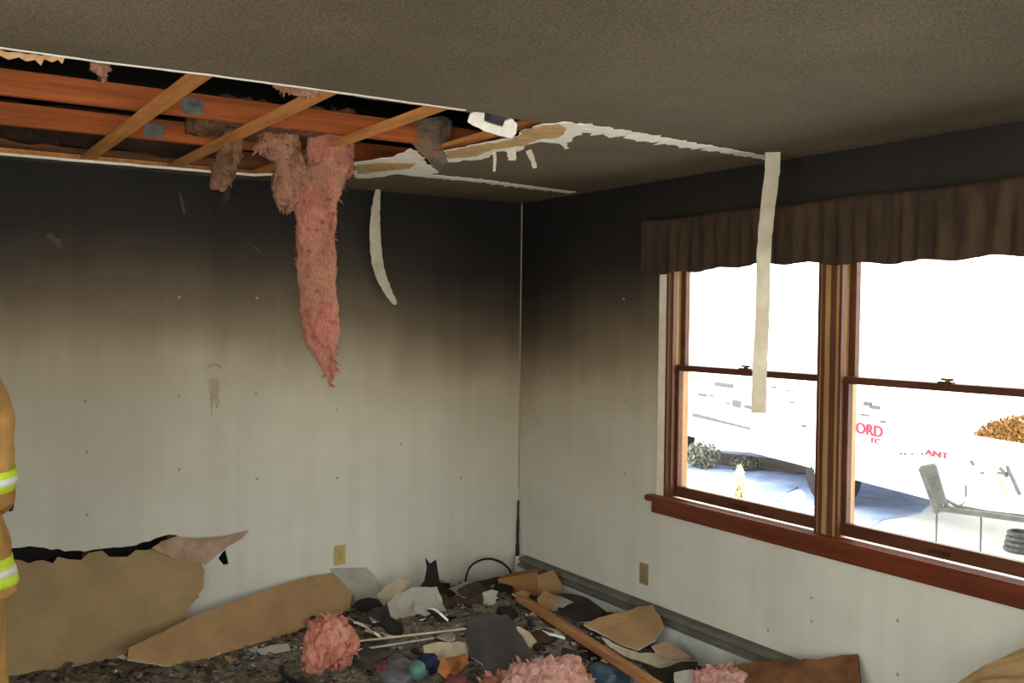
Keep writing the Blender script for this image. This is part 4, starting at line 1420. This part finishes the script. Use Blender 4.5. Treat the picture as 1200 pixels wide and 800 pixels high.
        def bandring(t, r):
            c = c0.lerp(c1, t)
            return ring(T(*c), Rm.to_3x3() @ a, Rm.to_3x3() @ b, r, r, 24)
        loft(b2, [bandring(0, .082), bandring(0.02, .093), bandring(.98, .092), bandring(1, .08)])
        bnd = bobj('sleeve_band', b2, lime, root, smooth=True)
        b2 = bmesh.new()
        loft(b2, [bandring(.33, .09), bandring(.34, .0955), bandring(.66, .0955), bandring(.67, .09)])
        bobj('silver_stripe', b2, silver, bnd, smooth=True)
    bobj('coat', bm, coat, root, smooth=True)
    for (z0, z1) in ((.765, .865), (1.24, 1.31)):
        b2 = bmesh.new()
        def tr(z, g):
            for i in range(len(prof) - 1):
                if prof[i][0] <= z <= prof[i + 1][0]:
                    t = (z - prof[i][0]) / (prof[i + 1][0] - prof[i][0])
                    rx, ry = [prof[i][q] * (1 - t) + prof[i + 1][q] * t for q in (1, 2)]
            c = T(0, 0, z)
            rg = ring(c, ax, ay, rx, ry, 32)
            return [p + (p - c).normalized() * (g + .022 * noise.noise(Vector((p.x * 7, p.y * 7, p.z * 9)) + Vector((3, 0, 0)))) for p in rg]
        k = 8
        loft(b2, [tr(z0 + .0005, -.006)] + [tr(z0 + (z1 - z0) * i / k, .004) for i in range(k + 1)] + [tr(z1 - .0005, -.006)])
        bnd = bobj('coat_band', b2, lime, root, smooth=True)
        b2 = bmesh.new()
        zm0, zm1 = z0 + (z1 - z0) * .36, z0 + (z1 - z0) * .64
        loft(b2, [tr(zm0, -.004), tr(zm0 + .001, .007), tr((zm0 + zm1) / 2, .007), tr(zm1 - .001, .007), tr(zm1, -.004)])
        bobj('silver_stripe', b2, silver, bnd, smooth=True)
    # trousers and boots
    bm = bmesh.new()
    loft(bm, cloth_rings([(T(0, 0, z), rx, ry, ax, ay) for z, rx, ry in [(.72, .215, .15), (.80, .22, .155), (.95, .21, .15), (1.05, .20, .145)]], .015, 5))
    for s in (1, -1):
        loft(bm, cloth_rings([(T(s * x, y, z), r, r * 1.05, ax, ay) for z, x, y, r in [(.10, .185, 0, .098), (.2, .182, .005, .10), (.33, .178, .012, .105), (.46, .172, .02, .112), (.55, .165, .02, .118), (.68, .145, .01, .13), (.80, .115, 0, .135)]], .022, 8 + s))
    bobj('trousers', bm, coat, root, smooth=True)
    for s in (1, -1):
        b2 = bmesh.new()
        loft(b2, [ring(T(s * .182, .004, z), ax, ay, r, r * 1.05, 24) for z, r in [(.195, .10), (.196, .113), (.27, .115), (.271, .10)]])
        bobj('trouser_band', b2, lime, root, smooth=True)
        b2 = bmesh.new()
        loft(b2, [ring(T(s * .185, .05, 0), ax, ay, .052, .145, 20), ring(T(s * .185, .05, .03), ax, ay, .056, .15, 20), ring(T(s * .185, .04, .06), ax, ay, .052, .135, 20), ring(T(s * .185, .015, .10), ax, ay, .05, .085, 20), ring(T(s * .185, 0, .16), ax, ay, .05, .06, 20), ring(T(s * .185, 0, .28), ax, ay, .055, .06, 20)])
        bobj('boot', b2, black, root, smooth=True)


firefighter()

# ------------------------------------------------------------------ outside the window
GZ = -0.5
MAT['pale_ground'] = M('pale sunlit ground', (240, 240, 240), (226, 226, 226), scale=1.5, bump=0.2)
MAT['asphalt'] = M('shade blue asphalt', (112, 132, 172), (150, 166, 196), scale=3, bump=0.3, bscale=30, rough=0.9)  # blue of the shaded drive is put into the base colour
MAT['verge'] = M('dry brown verge', (92, 72, 66), (70, 56, 50), scale=9, bump=0.6)
MAT['truck_white'] = M('white truck paint', (240, 240, 240), (232, 232, 232), rough=0.3, bump=0.0)
MAT['truck_red'] = M('red lettering', (196, 20, 56), (190, 18, 50), rough=0.5, bump=0.0)
MAT['truck_grey'] = M('grey fittings', (58, 60, 62), (84, 86, 88), rough=0.5, scale=20, bump=0.0)
MAT['tyre'] = M('tyre rubber', (30, 30, 32), (40, 40, 42), rough=0.8)
MAT['frame_grey'] = M('grey metal tube', (52, 53, 52), (76, 76, 72), rough=0.5, scale=12)
ground = box('ground_outside', 0.13, 60, -40, 40, GZ - 0.2, GZ, 'pale_ground')
tag(ground, 'pale ground outside the window', kind='structure')


def ground_patch(name, pix, lift, mat, label, seed, amp=0.12, step=0.35):
    o2 = torn([(on(*p, 2, GZ).x, on(*p, 2, GZ).y) for p in pix], amp, step, seed)
    o = slab(name, o2, [], Vector((0, 0, GZ + lift)), X, Y, lift, [mat])
    return tag(o, label, kind='structure')


ground_patch('driveway', [(780, 522), (960, 541), (1003, 546), (1100, 562), (1110, 590), (1060, 605), (1022, 618), (1000, 608), (965, 596), (945, 588), (935, 572), (920, 592), (900, 584), (888, 566), (868, 556), (846, 555), (820, 552), (800, 552), (770, 548)], 0.02, 'asphalt',
             'shade blue asphalt drive outside the window', 2)
ground_patch('verge_strip', [(780, 524), (815, 529), (870, 537), (960, 547), (1000, 553), (1000, 563), (960, 559), (870, 550), (815, 543), (780, 537)], 0.05, 'verge', 'brown leaf litter strip along the asphalt drive', 5, 0.06)


def truck():
    A = Vector((7.037, 5.918, 0)); B = Vector((5.641, 1.054, 0))
    d = (B - A).normalized()                         # along the side, towards the near end
    nrm_ = Vector((-d.y, d.x, 0))
    if nrm_.dot(CAM - A) < 0:
        nrm_ = -nrm_
    base = A.lerp(B, 0.5) - nrm_ * 1.1
    root = empty('utility_truck', Vector((base.x, base.y, GZ)))
    tag(root, 'white utility truck with red lettering parked outside the window', 'truck')
    def tb(name, s0, s1, w0, w1, z0, z1, mat, bev=0.0, par=root):
        """s along the truck from A, w inwards from the visible side"""
        bm = bmesh.new()
        bm_box(bm, s0, s1, w0, w1, z0, z1)
        if bev:
            bmesh.ops.bevel(bm, geom=bm.edges[:], offset=bev, segments=3, affect='EDGES')
        for v in bm.verts:
            v.co = A + d * v.co.x - nrm_ * v.co.y + Z * v.co.z
        o = bobj(name, bm, mat)
        o.parent = par
        loc = par.location if par.type == 'EMPTY' else Vector((0, 0, 0))
        o.matrix_parent_inverse = Matrix.Translation(-loc)
        return o
    body = tb('body', -1.6, 3.1, 0, 2.2, -0.10, 2.3, 'truck_white', 0.06)
    tb('side_locker', 3.1, 5.55, 0, 0.25, -0.10, 2.3, 'truck_white', 0.03)
    tb('rear_deck', 3.1, 7.6, 0.26, 2.18, -0.05, 0.30, 'truck_white', 0.05)
    tb('deck_side', 5.55, 7.6, 0.02, 0.26, -0.08, 0.33, 'truck_white', 0.03)
    tb('chassis', -1.4, 7.4, 0.7, 1.5, -0.20, -0.05, 'truck_white')
    for s in (-0.9, 3.33, 6.9):
        for w in (0.06, 1.9):
            c = A + d * s - nrm_ * (w + 0.12) + Z * (GZ + 0.40)
            bm = bmesh.new()
            rot = d.to_track_quat('X', 'Z').to_matrix().to_4x4()
            bmesh.ops.create_cone(bm, cap_ends=True, segments=28, radius1=0.40, radius2=0.40, depth=0.24, matrix=Matrix.Translation(c) @ nrm_.to_track_quat('Z', 'Y').to_matrix().to_4x4())
            wh = bobj('wheel', bm, 'tyre', root)
            bm = bmesh.new()
            bmesh.ops.create_cone(bm, cap_ends=True, segments=20, radius1=0.22, radius2=0.20, depth=0.25, matrix=Matrix.Translation(c) @ nrm_.to_track_quat('Z', 'Y').to_matrix().to_4x4())
            bobj('hub', bm, 'truck_white', wh)
    # fittings on the visible side
    def sw(px, py):
        q = on_plane(px, py, A, nrm_) - A
        return q.dot(d), q.z
    def plate(name, p0, p1, mat='truck_grey', par=root, proud=0.015):
        s0, z0 = sw(*p0)
        s1, z1 = sw(*p1)
        return tb(name, min(s0, s1), max(s0, s1), -proud, 0.0, min(z0, z1), max(z0, z1), mat, 0.0, par)
    for a, b in [((838, 447), (859, 455)), ((818, 460), (828, 465)), ((831, 462), (836, 465)), ((851, 471), (855, 474)), ((859, 468), (868, 478)), ((870, 463), (884, 466)), ((873, 474), (883, 480)),
                 ((1013, 470), (1022, 476)), ((1020, 474), (1031, 480)), ((1008, 484), (1018, 488)), ((1032, 492), (1038, 496)), ((905, 452), (910, 455)), ((918, 456), (930, 459)), ((926, 470), (931, 473)), ((940, 497), (945, 501))]:
        plate('fitting', a, b)
    for i in range(7):
        x = 812 + i * 9.5
        plate('trim_strip', (x, 483.5 + i * 2.5), (x + 10, 490 + i * 2.2))
    for x in (1055, 1060, 1068, 1080):
        plate('fitting', (x, 530 + (x - 1055) * 0.02), (x + 2.5, 533))
    for x in (1170, 1178, 1150):
        plate('fitting', (x, 552), (x + 5, 556))
    # lettering
    def word(txt, p0, p1, mat):
        s0, z0 = sw(*p0)
        s1, z1 = sw(*p1)
        cu = bpy.data.curves.new('lettering', 'FONT')
        cu.body = txt
        cu.size = 1.0
        cu.offset = 0.021
        cu.extrude = 0.01
        to = bpy.data.objects.new('lettering', cu)
        COL.objects.link(to)
        dg = bpy.context.evaluated_depsgraph_get()
        dg.update()
        me = bpy.data.meshes.new_from_object(to.evaluated_get(dg))
        bpy.data.objects.remove(to)
        xs = [v.co.x for v in me.vertices]
        ys = [v.co.y for v in me.vertices]
        zt = None
        for v in me.vertices:
            u = (v.co.x - min(xs)) / (max(xs) - min(xs))
            w = (v.co.y - min(ys)) / (max(ys) - min(ys))
            s = s0 + (s1 - s0) * u
            z = z1 + (z0 - z1) * w
            v.co = A + d * s + nrm_ * (0.012 + v.co.z * 0.5) + Z * z
        me.materials.clear()
        o = link('lettering', me, mat, root)
        o['label'] = 'red lettering reading ' + txt
    word('ORD', (1004, 494), (1035, 513), 'truck_red')
    word('TC', (1020, 512), (1032, 521), 'truck_red')
    word('ANT', (1085, 525.5), (1112, 538), 'truck_red')
    # yellow marker and dark straps on the rear deck
    yl = M('yellow marker', (244, 238, 150), (238, 230, 130), bump=0.0)
    bm = bmesh.new()
    p, q = on_plane(1160, 552, A + nrm_ * 0.02, nrm_), on_plane(1176, 584, A + nrm_ * 0.02, nrm_)
    bm_tube(bm, [p, q], 0.05)
    bobj('marker', bm, yl, root)
    for a, b in [((1180, 546), (1195, 580)), ((1172, 548), (1180, 558)), ((1138, 540), (1141, 545))]:
        bm = bmesh.new()
        bm_tube(bm, [on_plane(a[0], a[1], A + nrm_ * 0.02, nrm_), on_plane(b[0], b[1], A + nrm_ * 0.02, nrm_)], 0.018)
        bobj('strap', bm, 'truck_grey', root)


truck()


# grey metal frame with a raised slatted end
def metal_frame():
    dist = 7.9
    at = lambda px, py, k=0.0: CAM + ray(px, py) * (dist + k)
    tl, trr = at(1079, 548), at(1095, 545)
    bl, br = at(1098, 600), at(1106, 584)
    root = empty('metal_frame', Vector((bl.x, bl.y, GZ)))
    tag(root, 'grey metal frame with slanted slatted end and long low rails outside', 'metal frame')
    def tube(name, pts, r):
        bm = bmesh.new()
        bm_tube(bm, pts, r)
        return bobj(name, bm, 'frame_grey', root)
    bk = Vector((0.35, 0.2, 0))
    tube('post', [tl, bl], 0.024)
    tube('post', [trr, br, at(1112, 597)], 0.018)
    for k in range(13):
        t = k / 12
        a, b = tl.lerp(bl, t), trr.lerp(br, t)
        tube('slat', [a, b], 0.019)
    r0_, r1_ = at(1098, 596), at(1270, 618, -0.3)
    tube('rail', [r0_, at(1112, 597), r1_], 0.026)
    tube('rail', [br, at(1122, 593), at(1160, 600), at(1270, 612, -0.3)], 0.014)
    tube('hoop', [at(1132, 568), at(1132, 580), at(1129, 590), at(1122, 593)], 0.008)
    for p in (r0_, at(1150, 602), r1_):
        tube('leg', [p, Vector((p.x, p.y, GZ))], 0.008)


metal_frame()


# low dark hose reel near the house
def reel():
    c = on(1196, 632, 2, GZ + 0.12)
    root = empty('hose_coil', Vector((c.x, c.y, GZ)))
    tag(root, 'dark grey hose coil lying on the pale ground outside', 'hose')
    for k in range(4):
        bm = bmesh.new()
        pts = [c + Vector((math.cos(a) * (0.13 - k * 0.01), math.sin(a) * (0.13 - k * 0.01), -0.09 + k * 0.05)) for a in [i * math.pi / 8 for i in range(17)]]
        bm_tube(bm, pts, 0.026)
        bobj('coil', bm, 'truck_grey', root)


reel()


# plants outside
def leafy(name, c, rx, ry, rz, mats, label, cat, n, leaf, seed, stems=6, group=None):
    rnd = random.Random(seed)
    root = empty(name, Vector((c.x, c.y, GZ)))
    tag(root, label, cat, group)
    for mi, mat in enumerate(mats):
        V_, F_ = [], []
        for i in range(n):
            v = Vector((rnd.gauss(0, 1), rnd.gauss(0, 1), rnd.gauss(0, 1))).normalized() * rnd.uniform(0.55, 1.0)
            p = c + Vector((v.x * rx, v.y * ry, v.z * rz))
            if p.z < GZ + 0.02:
                continue
            a = Vector((rnd.uniform(-1, 1), rnd.uniform(-1, 1), rnd.uniform(-1, 1))).normalized() * leaf * rnd.uniform(.6, 1.2)
            b = a.cross(Vector((rnd.uniform(-1, 1), rnd.uniform(-1, 1), rnd.uniform(-1, 1)))).normalized() * leaf * 0.5
            k = len(V_)
            V_ += [p - a, p + b, p + a, p - b]
            F_.append((k, k + 1, k + 2, k + 3))
        o = obj('foliage', V_, F_, mat, root)
        tag(o, kind='stuff')
    for i in range(stems):
        bm = bmesh.new()
        b0 = Vector((c.x + rnd.uniform(-.2, .2) * rx, c.y + rnd.uniform(-.2, .2) * ry, GZ))
        e = c + Vector((rnd.uniform(-.6, .6) * rx, rnd.uniform(-.6, .6) * ry, rnd.uniform(0, .6) * rz))
        bm_tube(bm, [b0, b0.lerp(e, .5) + Vector((rnd.uniform(-.05, .05), 0, 0)), e], [0.03, 0.02, 0.008], 6)
        bobj('stem', bm, 'verge', root)


orange = M('orange autumn leaves', (150, 112, 44), (120, 82, 36), scale=3, bump=0.0)
ochre = M('russet autumn leaves', (112, 84, 66), (136, 92, 44), scale=3, bump=0.0)
c = on(1210, 512, 1, 4.0)
cb = CAM + ray(1212, 520) * 14.5
leafy('autumn_bush', Vector((cb.x, cb.y, cb.z)), 0.85, 0.85, 0.42, [orange, ochre], 'orange and russet autumn bush beyond the truck', 'bush', 4200, 0.042, 3, 8)
cb = CAM + ray(1146, 523) * 13.2
leafy('autumn_bush', Vector((cb.x, cb.y, cb.z)), 0.26, 0.26, 0.10, [orange, ochre], 'small low russet bush beside the big autumn bush', 'bush', 700, 0.05, 4, 3)
olive = M('dry olive twigs', (104, 98, 74), (86, 80, 66), scale=3, bump=0.0)
grey_leaf = M('grey green twigs', (120, 122, 116), (92, 96, 96), scale=3, bump=0.0)
g_ = on(818, 545, 2, GZ); cb = Vector((g_.x, g_.y, GZ + 0.19)) + TC * 0.35
leafy('dry_shrub', cb, 0.30, 0.26, 0.22, [olive, grey_leaf], 'dry olive shrub at the far end of the verge', 'shrub', 500, 0.03, 6, 4, 'dry shrubs along the verge')
g_ = on(866, 547, 2, GZ); cb = Vector((g_.x, g_.y, GZ + 0.10)) + TC * 0.35
leafy('dry_shrub', cb, 0.24, 0.22, 0.12, [olive, grey_leaf], 'low dry grey shrub beside the olive one on the verge', 'shrub', 500, 0.03, 7, 3, 'dry shrubs along the verge')
yel = M('pale yellow twigs', (240, 234, 190), (226, 216, 150), scale=3, bump=0.0)
g_ = on(866, 588, 2, GZ); cb = Vector((g_.x, g_.y, GZ + 0.22))
leafy('yellow_shrub', cb, 0.07, 0.07, 0.24, [yel], 'slim pale yellow shrub standing on the asphalt edge', 'shrub', 420, 0.025, 8, 4)
